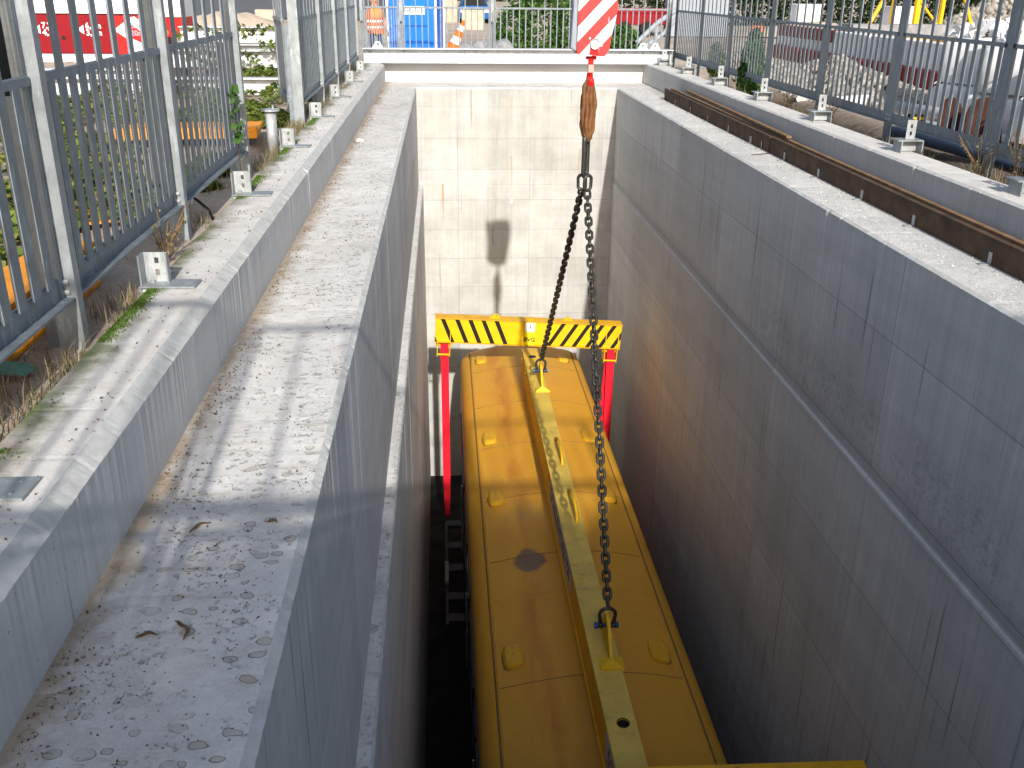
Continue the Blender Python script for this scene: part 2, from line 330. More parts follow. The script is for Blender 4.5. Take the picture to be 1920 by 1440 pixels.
# ------------------------------------------------------------------ mesh helpers
class MB:
    def __init__(s): s.v = []; s.f = []; s.mi = []
    def add(s, vs, fs, m=0, M=None):
        o = len(s.v)
        s.v += [tuple(M @ Vector(v)) if M is not None else tuple(v) for v in vs]
        s.f += [tuple(i+o for i in f) for f in fs]; s.mi += [m]*len(fs); return s
    def box(s, a, b, m=0, M=None):
        x0, y0, z0 = a; x1, y1, z1 = b
        if x0 > x1: x0, x1 = x1, x0
        if y0 > y1: y0, y1 = y1, y0
        if z0 > z1: z0, z1 = z1, z0
        v = [(x0, y0, z0), (x1, y0, z0), (x1, y1, z0), (x0, y1, z0), (x0, y0, z1), (x1, y0, z1), (x1, y1, z1), (x0, y1, z1)]
        return s.add(v, [(0, 3, 2, 1), (4, 5, 6, 7), (0, 1, 5, 4), (1, 2, 6, 5), (2, 3, 7, 6), (3, 0, 4, 7)], m, M)
    def prism(s, poly, axis, a, b, m=0, M=None):
        """2-D polygon pushed along an axis from a to b"""
        def P(p, t): return {'x': (t, p[0], p[1]), 'y': (p[0], t, p[1]), 'z': (p[0], p[1], t)}[axis]
        n = len(poly); v = [P(p, a) for p in poly]+[P(p, b) for p in poly]
        f = [tuple(range(n)), tuple(range(2*n-1, n-1, -1))]+[(i, (i+1) % n+n-n if False else (i+1) % n, (i+1) % n+n, i+n) for i in range(n)]
        return s.add(v, f, m, M)
    def tube(s, path, r, n=8, m=0, M=None, closed=False, flat=1., caps=True):
        path = [Vector(p) for p in path]; k = len(path); rs = r if isinstance(r, (list, tuple)) else [r]*k
        vs = []; up = Vector((0, 0, 1)); prev = None
        for i, p in enumerate(path):
            if closed: t = path[(i+1) % k]-path[i-1]
            else: t = path[min(i+1, k-1)]-path[max(i-1, 0)]
            t.normalize()
            if prev is None:
                a = t.cross(up if abs(t.z) < .9 else Vector((1, 0, 0))).normalized()
            else: a = (prev-t*prev.dot(t)).normalized()
            prev = a; b = t.cross(a)
            for j in range(n):
                g = 2*math.pi*j/n; vs.append(p+a*math.cos(g)*rs[i]+b*math.sin(g)*rs[i]*flat)
        fs = []
        for i in range(k if closed else k-1):
            for j in range(n):
                a0 = i*n+j; a1 = i*n+(j+1) % n; b0 = ((i+1) % k)*n+j; b1 = ((i+1) % k)*n+(j+1) % n
                fs.append((a0, a1, b1, b0))
        if not closed and caps: fs += [tuple(range(n-1, -1, -1)), tuple((k-1)*n+j for j in range(n))]
        return s.add(vs, fs, m, M)
    def build(s, name, mats, parent=None, smooth=False, bevel=0., normals=True):
        me = bpy.data.meshes.new(name); me.from_pydata(s.v, [], s.f)
        if not isinstance(mats, (list, tuple)): mats = [mats]
        for m in mats: me.materials.append(m)
        me.polygons.foreach_set('material_index', s.mi)
        if normals:
            bm = bmesh.new(); bm.from_mesh(me); bmesh.ops.recalc_face_normals(bm, faces=bm.faces); bm.to_mesh(me); bm.free()
        if smooth: me.polygons.foreach_set('use_smooth', [True]*len(me.polygons))
        o = bpy.data.objects.new(name, me); COL.objects.link(o)
        if parent: o.parent = parent
        if bevel:
            md = o.modifiers.new('bevel', 'BEVEL'); md.width = bevel; md.segments = 2; md.limit_method = 'ANGLE'
        return o
def tag(o, label=None, cat=None, group=None, kind=None):
    if label: o['label'] = label
    if cat: o['category'] = cat
    if group: o['group'] = group
    if kind: o['kind'] = kind
    return o
def empty(name, loc=(0, 0, 0), rz=0, label=None, cat=None, group=None):
    o = bpy.data.objects.new(name, None); COL.objects.link(o); o.location = loc; o.rotation_euler = (0, 0, rz); o.empty_display_size = .2
    return tag(o, label, cat, group)
def inst(src, name, parent=None, loc=(0, 0, 0), rot=None):
    o = src.copy(); o.name = name; COL.objects.link(o); o.parent = parent; o.location = loc
    if rot is not None: o.rotation_euler = rot
    return o
def plate(outer, holes, thick, place):
    """flat plate with real holes; place maps (u, v, w) to a point"""
    bm = bmesh.new()
    def loop(pts):
        vs = [bm.verts.new((p[0], p[1], 0)) for p in pts]
        return [bm.edges.new((vs[i], vs[(i+1) % len(vs)])) for i in range(len(vs))]
    es = loop(outer)
    for h in holes: es += loop(h)
    bmesh.ops.triangle_fill(bm, use_beauty=True, edges=es, normal=(0, 0, 1))
    g = bmesh.ops.extrude_face_region(bm, geom=bm.faces[:])
    for v in [x for x in g['geom'] if isinstance(x, bmesh.types.BMVert)]: v.co.z += thick
    bm.verts.index_update(); b = MB()
    b.add([place(*v.co) for v in bm.verts], [tuple(v.index for v in f.verts) for f in bm.faces]); bm.free(); return b
def circ(cx, cy, r, n=16, rx=None): return [(cx+(rx or r)*math.cos(2*math.pi*i/n), cy+r*math.sin(2*math.pi*i/n)) for i in range(n)]
def text(body, size, loc, rot, mat, parent=None, name='lettering', ext=.002, align='CENTER', sx=1.):
    cu = bpy.data.curves.new(name, 'FONT'); cu.body = body; cu.size = size; cu.extrude = ext; cu.align_x = align; cu.align_y = 'CENTER'; cu.resolution_u = 2; cu.offset = size*.028
    tmp = bpy.data.objects.new(name, cu); COL.objects.link(tmp)
    me = bpy.data.meshes.new_from_object(tmp.evaluated_get(bpy.context.evaluated_depsgraph_get())); bpy.data.objects.remove(tmp)
    o = bpy.data.objects.new(name, me); COL.objects.link(o); me.materials.clear(); me.materials.append(mat)
    o.location = loc; o.rotation_euler = rot; o.scale = (sx, 1, 1)
    if parent: o.parent = parent
    return o
def leaves(name, pts, size, mat, droop=.5, parent=None, jit=.35, long=1.):
    """leaf-sized faces at given points"""
    n = len(pts); pts = np.asarray(pts, float)
    th = rng.uniform(0, 2*math.pi, n); tilt = rng.uniform(-droop, droop, n); roll = rng.uniform(-droop, droop, n)
    s = size*rng.uniform(1-jit, 1+jit, n)
    d = np.stack([np.cos(th)*np.cos(tilt), np.sin(th)*np.cos(tilt), np.sin(tilt)], 1)
    side = np.stack([-np.sin(th), np.cos(th), np.zeros(n)], 1)*np.cos(roll)[:, None]+np.array([0, 0, 1.])*np.sin(roll)[:, None]
    nrm = np.cross(d, side)
    T = [(-.5, 0, 0), (-.15, .38, .06), (.5, 0, -.05), (-.15, -.38, .06), (.0, 0, .0)]
    V = np.zeros((n, 5, 3))
    for i, (a, b, c) in enumerate(T): V[:, i] = pts+(d*(a*long)+side*b+nrm*c)*s[:, None]
    idx = np.arange(n)[:, None]*5
    faces = np.concatenate([idx+np.array([0, 4, 1]), idx+np.array([1, 4, 2]), idx+np.array([2, 4, 3]), idx+np.array([3, 4, 0])], 0)
    return fastmesh(name, V.reshape(-1, 3), faces, mat, parent)
def fastmesh(name, V, faces, mat, parent=None):
    me = bpy.data.meshes.new(name); me.vertices.add(len(V)); me.vertices.foreach_set('co', np.asarray(V, np.float32).ravel())
    k = faces.shape[1]; me.loops.add(faces.size); me.loops.foreach_set('vertex_index', faces.ravel().astype(np.int32))
    me.polygons.add(len(faces)); me.polygons.foreach_set('loop_start', np.arange(len(faces), dtype=np.int32)*k)
    me.update(calc_edges=True); me.materials.append(mat)
    o = bpy.data.objects.new(name, me); COL.objects.link(o)
    if parent: o.parent = parent
    return o
def blades(name, pts, h, wdt, mat, parent=None, lean=.5):
    n = len(pts); pts = np.asarray(pts, float); th = rng.uniform(0, 6.283, n); hh = h*rng.uniform(.4, 1.2, n); ln = rng.uniform(0, lean, n)
    d = np.stack([np.cos(th), np.sin(th), np.zeros(n)], 1); sd = np.stack([-np.sin(th), np.cos(th), np.zeros(n)], 1)*wdt
    up = np.array([0, 0, 1.])
    V = np.zeros((n, 5, 3)); V[:, 0] = pts-sd; V[:, 1] = pts+sd
    mid = pts+up*(hh*.6)[:, None]+d*(hh*ln*.35)[:, None]; V[:, 2] = mid+sd*.7; V[:, 3] = mid-sd*.7
    V[:, 4] = pts+up*hh[:, None]+d*(hh*ln)[:, None]
    idx = np.arange(n)[:, None]*5
    f = np.concatenate([idx+np.array([0, 1, 2]), idx+np.array([0, 2, 3]), idx+np.array([3, 2, 4])], 0)
    return fastmesh(name, V.reshape(-1, 3), f, mat, parent)

# ------------------------------------------------------------------ setting: ground
XLK, XRK, XLI, XRI = -1.288, 4.656, -.565, 3.832
ZL, ZS = -.427, -2.54
YK, YL = 23.0, 21.72
XLO, XRO = -1.68, 5.04
def gh(x, y):
    far = min(1, max(0, (y-23.5)/1.5))
    b = .05*noise.noise(Vector((x*.9, y*.9, 0)))+.02*noise.noise(Vector((x*4, y*4, 3)))
    b *= min(1, max(0, (abs(x-1.68)-3.3)*3)) if y < 24 else 1
    base = -.09-.26*far
    if x > 5.1: base -= .05*min(1, (x-5.04))+(.25*min(1, (x-5.1)/.1)*min(1, max(0, (6.1-x)/.4)) if y < 22.5 else 0)
    return base+b
xs = sorted(set([-400, -200, -100, -60, -40, -28, -20, -15]+list(np.linspace(-12, -2.0, 51))+[-1.9, -1.8, XLO]+list(np.linspace(-1.2, 4.6, 8))+[XRO, 5.15, 5.3]+list(np.linspace(5.5, 13, 36))+[15, 18, 22, 28, 38, 60, 100, 200, 400]))
ys = sorted(set([-400, -100, -40, -15, -8, -4, -2, -1.2, -.5]+list(np.linspace(0, 23.2, 90))+[23.45]+list(np.linspace(23.8, 36, 36))+[38, 41, 45, 50, 56, 64, 75, 90, 120, 180, 400, 900]))
V = []; idx = {}
for i, x in enumerate(xs):
    for j, y in enumerate(ys):
        idx[i, j] = len(V); V.append((x, y, gh(x, y)))
Fc = []
for i in range(len(xs)-1):
    for j in range(len(ys)-1):
        if xs[i] >= XLO-1e-6 and xs[i+1] <= XRO+1e-6 and ys[j] >= -.5-1e-6 and ys[j+1] <= 23.45+1e-6: continue
        Fc.append((idx[i, j], idx[i+1, j], idx[i+1, j+1], idx[i, j+1]))
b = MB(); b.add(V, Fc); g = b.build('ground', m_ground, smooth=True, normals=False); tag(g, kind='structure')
b = MB(); b.add([(-90, 62, -.27), (-2.5, 62, -.27), (-2.5, 180, -.27), (-90, 180, -.27)], [(0, 1, 2, 3)]); tag(b.build('road', m_asph), kind='structure')
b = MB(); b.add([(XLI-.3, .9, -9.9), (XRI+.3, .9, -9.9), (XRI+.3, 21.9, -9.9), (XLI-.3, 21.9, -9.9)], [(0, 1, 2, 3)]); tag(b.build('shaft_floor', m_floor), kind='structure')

def strip(b, prof, y0, y1, ny, mats, axis='y', jit=None, flip=False):
    """profile pushed along the trench, with chipped arrises"""
    n = len(prof); o = len(b.v)
    for j in range(ny+1):
        y = y0+(y1-y0)*j/ny
        for i, (x, z) in enumerate(prof):
            a = jit[i] if jit else 0
            dx = dz = 0
            if a:
                q = .3*noise.noise(Vector((y*5, i*7.3, x)))+.5*noise.noise(Vector((y*37, i*3.1, z))); q2 = max(0, noise.noise(Vector((y*11, i+40, z)))-.38)*3
                dx = a*q-a*q2*2*(1 if x < 2 and axis == 'y' else -1); dz = -abs(a*q*.7)-a*q2*2
            b.v.append((x+dx, y, z+dz) if axis == 'y' else (y, x+dx, z+dz))
    for j in range(ny):
        for i in range(n-1):
            q = (o+j*n+i, o+(j+1)*n+i, o+(j+1)*n+i+1, o+j*n+i+1)
            b.f.append(q[::-1] if flip else q); b.mi.append(mats[i])
# left wall
b = MB()
strip(b, [(XLO, -1.6), (XLO, 0), (XLK-.07, 0), (XLK, -.045), (XLK, ZL)], -.5, 23.0, 940, [0, 1, 2, 0], jit=[0, .006, .003, .006, 0], flip=True)
strip(b, [(XLK, ZL), (XLI-.035, ZL), (XLI, ZL-.022), (XLI, ZS)], -.1, YL, 760, [3, 2, 4], jit=[0, .002, .005, 0], flip=True)
strip(b, [(XLI, ZS), (XLI+.085, ZS), (XLI+.10, ZS-.02), (XLI+.10, -10)], .9, YL, 500, [3, 2, 4], jit=[0, .002, .006, 0], flip=True)
wl = b.build('concrete_wall', [m_kerb_side, m_kerb, m_cham, m_ledge, m_wall_left], normals=False)
tag(wl, 'left concrete side of the trench with raised kerb and bubbled pitted ledge', 'concrete wall')
# right wall
b = MB()
strip(b, [(XRO, -1.6), (XRO, 0), (XRK+.03, 0), (XRK, -.02), (XRK, ZL)], -.5, 23.0, 940, [0, 1, 2, 0], jit=[0, .006, .003, .006, 0])
strip(b, [(XRK, ZL), (XRI+.03, ZL), (XRI, ZL-.02), (XRI, ZS+.025), (XRI-.02, ZS+.012), (XRI-.024, ZS-.015), (XRI-.008, ZS-.03), (XRI-.008, -10)], -.1, YL, 760, [3, 2, 4, 4, 4, 4, 4], jit=[0, .003, .006, 0, .002, .002, 0, 0])
wr = b.build('concrete_wall', [m_kerb_side, m_kerb, m_cham, m_rough, m_wall_side], normals=False)
tag(wr, 'right concrete side of the trench, high shaded wall below a rough ledge and kerb', 'concrete wall')
# far wall (profile in y/z pushed along x)
b = MB()
strip(b, [(23.45, -1.6), (23.45, 0), (YK, 0), (YK, ZL)], XLK-.39, XRK+.385, 60, [0, 1, 0], axis='x')
strip(b, [(YK, ZL), (YL+.03, ZL), (YL, ZL-.03), (YL, ZS+.008), (YL+.006, ZS), (YL, ZS-.008), (YL, -10)], XLK, XRK, 300, [3, 2, 4, 4, 4, 4], axis='x', jit=[0, .002, .004, 0, 0, 0, 0])
tag(b.build('concrete_wall', [m_kerb_side, m_kerb, m_cham, m_ledge, m_wall_far, m_shade], normals=False), 'sunlit pale end wall of the shaft with square formwork marks', 'concrete wall')
# near wall behind and below the camera
b = MB()
strip(b, [(-.5, -1.6), (-.5, 0), (.3, 0), (.35, -.04), (.35, ZL)], XLK+.002, XRK-.002, 40, [0, 1, 2, 0], axis='x', flip=True)
strip(b, [(.35, ZL-.002), (.87, ZL-.002), (.9, ZL-.03), (.9, -10)], XLK+.002, XRK-.002, 40, [3, 2, 4], axis='x', flip=True)
tag(b.build('concrete_wall', [m_kerb_side, m_kerb, m_cham, m_rough, m_wall_side], normals=False), 'near end wall of the shaft under the camera, with kerb and ledge', 'concrete wall')

# ------------------------------------------------------------------ steel H-beams laid across the shaft ends
def hbeam(name, L, h, wd, mat, label, loc, rz=0, cat='steel beam', group=None, lugs=(), lugh=.14, tf=.02):
    t = empty(name, loc, rz, label, cat, group)
    b = MB(); b.box((0, -wd/2, 0), (L, wd/2, tf)); b.box((0, -wd/2, h-tf), (L, wd/2, h)); b.box((0, -tf/2, tf), (L, tf/2, h-tf)); b.build('web_and_flanges', mat, t, bevel=.004)
    for u in lugs:
        p = plate([(u-.12, 0), (u-.05, lugh), (u+.05, lugh), (u+.12, 0)], [circ(u, lugh*.55, .028, 12)], .02, lambda a, c, d: (a, d-.01, h+c)); p.build('lifting_lug', mat, t)
    return t
fb = hbeam('steel_beam', 6.98, .31, .36, m_galvb, 'long bright galvanised H-beam lying across the far end of the trench', (-1.74, 22.80, .004), lugs=(.32, 6.30, 6.58))
b = MB(); b.box((.05, -.135, .02), (.06, .135, .29)); b.build('end_stiffener', m_galv, fb); MB().box((6.9, -.135, .02), (6.91, .135, .29)).build('end_stiffener', m_galv, fb)
hbeam('steel_beam', 6.98, .28, .30, m_galvl, 'galvanised H-beam added unseen across the near end of the trench to deepen shade', (-1.74, -.22, .004))  # unseen match of the far beam, added to deepen shade on the roof

for k in range(5): MB().box((.9+1.35*k, -.03, .02), (.908+1.35*k, -.012, .29)).build('web_stiffener', m_galv, fb)
for k in range(4):
    for z_ in (.09, .22): MB().tube([(.12+.06*k if k < 2 else 6.72+.06*(k-2), -.035, z_), (.12+.06*k if k < 2 else 6.72+.06*(k-2), -.012, z_)], .016, 6).build('bolt', m_galv, fb)
# ------------------------------------------------------------------ fences
barF = MB(); barF.box((-.006, -.042, .27), (.006, .042, 2.5)); 
barS = MB(); barS.box((-.006, -.042, .27), (.006, .042, 1.17))
rb = MB().box((-.006, -.031, .27), (.006, .031, 2.5)).build('bar', m_galvd); rfull = rb.data; bpy.data.objects.remove(rb)
rb = MB().box((-.006, -.031, .27), (.006, .031, 1.17)).build('bar', m_galvd); rshort = rb.data; bpy.data.objects.remove(rb)
barT = MB().box((-.006, -.011, .27), (.006, .011, 2.5)).build('bar', m_galvd); thinbar = barT.data; bpy.data.objects.remove(barT)
barT = MB().box((-.006, -.014, .27), (.006, .014, 1.17)).build('bar', m_galvd); thinshort = barT.data; bpy.data.objects.remove(barT)
_bf = barF.build('bar', m_galvd); _bs = barS.build('bar', m_galvd)
fullbar, shortbar = _bf.data, _bs.data
bpy.data.objects.remove(_bf); bpy.data.objects.remove(_bs)
pb = MB(); pb.box((-.062, -.035, -.25), (.062, -.025, 2.62)); pb.box((-.062, .025, -.25), (.062, .035, 2.62)); pb.box((.05, -.025, -.25), (.062, .025, 2.62))
pb.box((-.062, -.025, .9), (-.05, .025, 2.62))
_q = MB().box((-.02, -.10, -.25), (-.008, .10, 2.62)).box((-.008, .03, -.25), (.05, .042, 2.62)).build('post', m_galvd); rightpost = _q.data; bpy.data.objects.remove(_q)
pb.box((-.125, -.012, -.25), (-.062, -.004, 1.12), 1)  # darker plate beside the post, its grey painting in shade
_p = pb.build('post', [m_galv, m_galvd]); postmesh = _p.data; bpy.data.objects.remove(_p)
def mkobj(name, me, parent, loc=(0, 0, 0), rz=0):
    o = bpy.data.objects.new(name, me); COL.objects.link(o); o.parent = parent; o.location = loc; o.rotation_euler = (0, 0, rz); return o
def fence_panel(t, a, b_, zoff=0., side=1, name='fence_panel', thin=False):
    """a panel from station a to b along local y"""
    L = b_-a; m = MB(); s = side
    m.box((-.02, a+.05, 1.17+zoff), (.02, b_-.05, 1.21+zoff)); m.box((-.02, a+.05, 2.5+zoff), (.02, b_-.05, 2.54+zoff))
    m.box((-.012, a+.05, .18+zoff), (.0, b_-.05, .285+zoff)); m.box((-.012, a+.05, .168+zoff), (.055*s, b_-.05, .18+zoff))
    m.box((-.008, a+.042, .168+zoff), (.008, a+.085, 2.54+zoff)); m.box((-.008, b_-.085, .168+zoff), (.008, b_-.042, 2.54+zoff))
    p = m.build(name, m_galvd, t)
    bb = MB()
    for y in (a+.04, b_-.04):
        for z in (.205, .255): bb.tube([(.0, y, z+zoff), (.035*s, y, z+zoff)], .014, 6)
    bb.build('bolt', m_galvl, p)
    n = 6; d = (L-.1)/(n+1); e = a+.05
    for i in range(n): mkobj('bar', thinbar if thin else rfull if side < 0 else fullbar, p, (0.0155, e+d*(i+1), zoff))
    for i in range(0 if thin == 2 else n+1): mkobj('bar', thinshort if thin else rshort if side < 0 else shortbar, p, (0.0155, e+d*(i+.5), zoff))
    return p
def fence(label, X, posts, gaps=(), side=1, zoff=0., loc=None, rz=0, pm=None, thin=False):
    t = empty('metal_fence', loc or (X, 0, 0), rz, label, 'fence')
    for y in posts: mkobj('post', pm or postmesh, t, (0, y, zoff), 0)
    for i in range(len(posts)-1):
        if i in gaps: continue
        fence_panel(t, posts[i], posts[i+1], zoff, side, thin=thin)
    return t
fl = fence('grey galvanised bar fence along the left kerb, with a gap and an open gate leaf', -1.86, [2.3, 4.67, 6.82, 9.2, 13.07, 15.45, 17.7, 19.9, 22.3], gaps=(3,), side=1)
leaf = empty('gate_leaf', (-1.93, 12.98, 0)); leaf.parent = None
COL.objects.unlink(leaf); bpy.data.objects.remove(leaf)
gt = empty('metal_gate', (-1.99, 13.05, 0), math.radians(14.5), 'galvanised gate leaf standing open behind the left fence', 'gate')
fence_panel(gt, .0, 1.1, 0, 1)
fr = fence('grey galvanised bar fence along the right kerb', 5.5, [4.7, 7.09, 9.46, 11.84, 14.21, 16.66, 19.08, 21.3, 23.65], side=-1, zoff=-.07, pm=rightpost)
ff = fence('galvanised bar fence crossing behind the far steel beam', 0, [-5.35, -3.33, -1.18, .92, 1.82], loc=(0, 23.75, -.05), rz=math.pi/2, thin=1)
nf = fence('galvanised bar fence at the near end, behind the camera', 0, [-5.4, -3.3, -1.2, .9, 1.8], loc=(0, -.16, .28), rz=math.pi/2, thin=2)
for o_ in [c for c in nf.children if c.name.startswith('post')]: o_.scale = (.6, .45, 1)
MB().box((-.03, -5.4, 1.27), (.02, 1.8, 1.33)).build('handrail', m_galvd, nf)

# ------------------------------------------------------------------ brackets on the kerbs
ordn = ['nearest', 'second nearest', 'third nearest', 'fourth nearest', 'fifth nearest', 'sixth nearest', 'seventh nearest', 'farthest']
def slots(cx, zs, hw, hh): return [[(cx-hw, z-hh), (cx+hw, z-hh), (cx+hw, z+hh), (cx-hw, z+hh)] for z in zs]
def left_bracket(y, i, upright=True):
    t = empty('kerb_bracket', (-1.70, y, .004), 0, f'galvanised angle bracket on the left kerb, {ordn[i]} to the camera', 'bracket', 'brackets bolted to the left kerb')
    b = MB(); b.box((0, -.09, 0), (.33, .09, .012)); b.box((-.03, -.09, -.16), (-.018, .09, .012)); b.box((-.018, -.09, 0), (0, .09, .012)); b.build('base_plate', m_galv, t)
    t.scale = (.86, .86, .86); t.rotation_euler = (0, 0, random.uniform(-.06, .06))
    if upright:
        p = plate([(-.02, .012), (.13, .012), (.13, .21), (-.02, .21)], slots(.06, (.075, .155), .014, .02), .01, lambda a, c, d: (a, .04+d, c)); p.build('slotted_plate', m_galvl, t)
        MB().box((-.03, .05, .012), (-.02, -.06, .21)).build('side_flange', m_galv, t); MB().box((.13, .05, .012), (.14, .0, .21)).build('side_flange', m_galv, t)
    b = MB(); b.tube([(-.03, -.06, -.03), (.015, -.06, -.03)], .022, 6); b.tube([(.03, .0, .012), (.03, .0, .035)], .018, 6); b.build('bolt', m_galvl, t)
    if not upright:
        b = MB(); b.tube([(.27, .05, .012), (.27, .05, .018)], .010, 8); b.build('rivet', m_galv, t); MB().tube([(.27, -.05, .012), (.27, -.05, .018)], .010, 8).build('rivet', m_galv, t)
for i, y in enumerate([2.99, 5.43, 8.02, 10.58, 13.07, 15.55, 18.1, 20.6]): left_bracket(y, i, i > 0)
def right_bracket(y, i):
    t = empty('kerb_bracket', (4.93, y, .004), 0, f'galvanised box bracket on the right kerb, {ordn[i]} to the camera', 'bracket', 'box brackets on the right kerb')
    b = MB(); b.box((-.12, -.1, .12), (.16, .1, .132)); b.box((.148, -.1, -.02), (.16, .1, .12)); b.box((-.08, -.1, 0), (-.068, .1, .12)); b.build('channel', m_galv, t)
    b = MB(); b.box((-.06, .02, .005), (.14, .032, .10)); b.build('back_plate', m_galvl, t)
    p = plate([(.0, .132), (.1, .132), (.1, .33), (.0, .33)], slots(.05, (.19, .265), .012, .02), .01, lambda a, c, d: (a, d, c)); p.build('slotted_plate', m_galvl, t)
for i, y in enumerate([7.88, 10.17, 12.75, 15.2, 17.7, 20.1, 22.4]): right_bracket(y, i)

# ------------------------------------------------------------------ timber shuttering on the right ledge
def timber(y0, y1, label, z0=ZL):
    t = empty('formwork_timber', (4.36, y0, z0), 0, label, 'timber beam', 'timber beams on the right ledge'); L = y1-y0
    n = max(1, int(L/1.6))
    b = MB(); b.box((0, 0, .0), (.03, L, .19)); b.build('face_board', m_wood, t, bevel=.004)
    b = MB(); b.box((-.004, 0, .19), (.055, L, .212)); b.build('front_edge', m_wood, t, bevel=.004)
    b = MB(); b.box((.055, 0, .17), (.12, L, .185)); b.build('groove', m_wood, t)
    b = MB(); b.box((.12, 0, .0), (.175, L, .215)); b.build('rear_board', m_woodt, t, bevel=.004)
    return t
timber(12.85, 19.4, 'farther dark timber beam lying along the right ledge')
timber(3.5, 12.80, 'nearer long dark timber beam lying along the right ledge', ZL+.004)
o = MB(); o.box((0, 0, 0), (.07, 6.1, .03)); o = o.build('timber_lath', m_woodt, bevel=.003); o.location = (4.46, 12.5, -.19); o.rotation_euler = (.0, 0, -.018)
tag(o, 'thin loose lath resting on the farther timber beam', 'lath')
nth = 'first second third fourth fifth sixth seventh eighth ninth tenth eleventh twelfth thirteenth'.split()
for i, y in enumerate([19.3, 18.4, 17.2, 16.0, 14.8, 13.65, 13.15, 12.2, 11.0, 9.75, 8.56, 7.21, 6.0]):
    b = MB(); b.box((0, -.025, .002), (-.006, .025, .10)); b.box((-.09, -.025, .002), (-.006, .025, .008)); tl = random.uniform(-.5, .3) if i < 7 else random.uniform(-.05, .05)
    o = b.build('angle_bracket', m_galvl); o.location = (4.356, y, ZL+.002); o.rotation_euler = (0, 0, tl)
    tag(o, f'small steel angle along the timber on the right ledge, {nth[i]} from its far end', 'angle bracket', 'small angles along the timber')

# ------------------------------------------------------------------ rail car in the shaft
TX, TY0, TY1 = 1.565, 3.6, 19.55
TW = 1.285
t = empty('rail_car', (TX, 11.6, -9.4), 0, 'yellow underground rail car hanging in the shaft, seen from above its roof', 'rail car'); TO = Vector((TX, 11.6, -9.4))
def prof(sc, dz=0):
    p = []
    for a in np.linspace(0, math.pi/2, 8): p.append((-(TW-.30)-.30*math.cos(a), -5.94+.30*math.sin(a)))
    for u in np.linspace(-1, 1, 13)[1:-1]: p.append((u*(TW-.30), -5.64+.13*(1-u*u)))
    for a in np.linspace(math.pi/2, 0, 8): p.append(((TW-.30)+.30*math.cos(a), -5.94+.30*math.sin(a)))
    return p
b = MB(); ysec = []
R_ = .38
for k in range(9):
    a = math.pi/2*k/8; ysec.append((TY0+R_*(1-math.sin(a)), k))
secs = [(TY0+R_*(1-math.cos(math.pi/2*k/8)), math.sin(math.pi/2*k/8)) for k in range(9)]
secs += [(y, 1.) for y in np.linspace(TY0+R_+.3, TY1-R_-.3, 30)]+[(TY1-R_*(1-math.cos(math.pi/2*k/8)), math.sin(math.pi/2*k/8)) for k in range(8, -1, -1)]
P = prof(1); n = len(P)
for y, sc in secs:
    inset = .35*(1-sc)
    for (x, z) in P:
        fx = (abs(x)-inset*min(1, abs(x)/.5))*(1 if x > 0 else -1) if abs(x) > .001 else 0
        b.v.append((fx, y-TO.y, z-.06*(1-sc)-TO.z))
for j in range(len(secs)-1):
    for i in range(n-1):
        q = j*n+i; b.f.append((q, q+n, q+n+1, q+1)); b.mi.append(0)
b.build('roof', m_roof, t, smooth=True)
# sides
sd = MB()
rim = [(s0, TY0+R_, 0) for s0 in ()]
def side_outline(): # plan outline of the body
    pts = []
    for y, sc in secs: pts.append((-(TW-.35*(1-sc)), y))
    for y, sc in reversed(secs): pts.append(((TW-.35*(1-sc)), y))
    return pts
so_ = side_outline(); n = len(so_)
lv = [(-5.94, 1.0), (-6.25, 1.0), (-7.3, 1.008), (-8.6, .97), (-8.95, .95)]
for z, k in lv:
    for (x, y) in so_: sd.v.append((x*k, y-TO.y, z-TO.z-(.10*0)))
for l in range(len(lv)-1):
    for i in range(n):
        sd.f.append((l*n+i, l*n+(i+1) % n, (l+1)*n+(i+1) % n, (l+1)*n+i)); sd.mi.append(0)
sd.f.append(tuple(range((len(lv)-1)*n, len(lv)*n))); sd.mi.append(0)
body = sd.build('body', m_roofs, t)
for s in (-1, 1):
    y = TY0+1.2; k = 0
    while y < TY1-1.6:
        if k % 2 == 0:
            b = MB(); b.box((s*(TW-.02), 0, -8.75), (s*(TW+.018), 1.3, -6.5)); d = b.build('door', m_dsteel, t); d.location = (0, y-TO.y, -TO.z)
            b = MB(); b.box((s*(TW+.0), .1, -7.6), (s*(TW+.026), .6, -6.6)); b.box((s*(TW+.0), .7, -7.6), (s*(TW+.026), 1.2, -6.6)); b.build('door_window', m_glass, d)
            b = MB(); b.tube([(s*(TW+.05), .64, -8.3), (s*(TW+.05), .64, -6.9)], .014, 6); b.build('grab_rail', m_alu, d); y += 1.55
        else:
            b = MB(); b.box((s*(TW-.02), 0, -7.6), (s*(TW+.022), 1.6, -6.6)); d = b.build('window', m_glass, t); d.location = (0, y-TO.y, -TO.z)
            MB().box((s*(TW-.02), -.03, -6.6), (s*(TW+.03), 1.63, -6.57)).build('window_frame', m_dsteel, d); MB().box((s*(TW-.02), -.03, -7.63), (s*(TW+.03), 1.63, -7.6)).build('window_frame', m_dsteel, d); y += 1.85
        k += 1
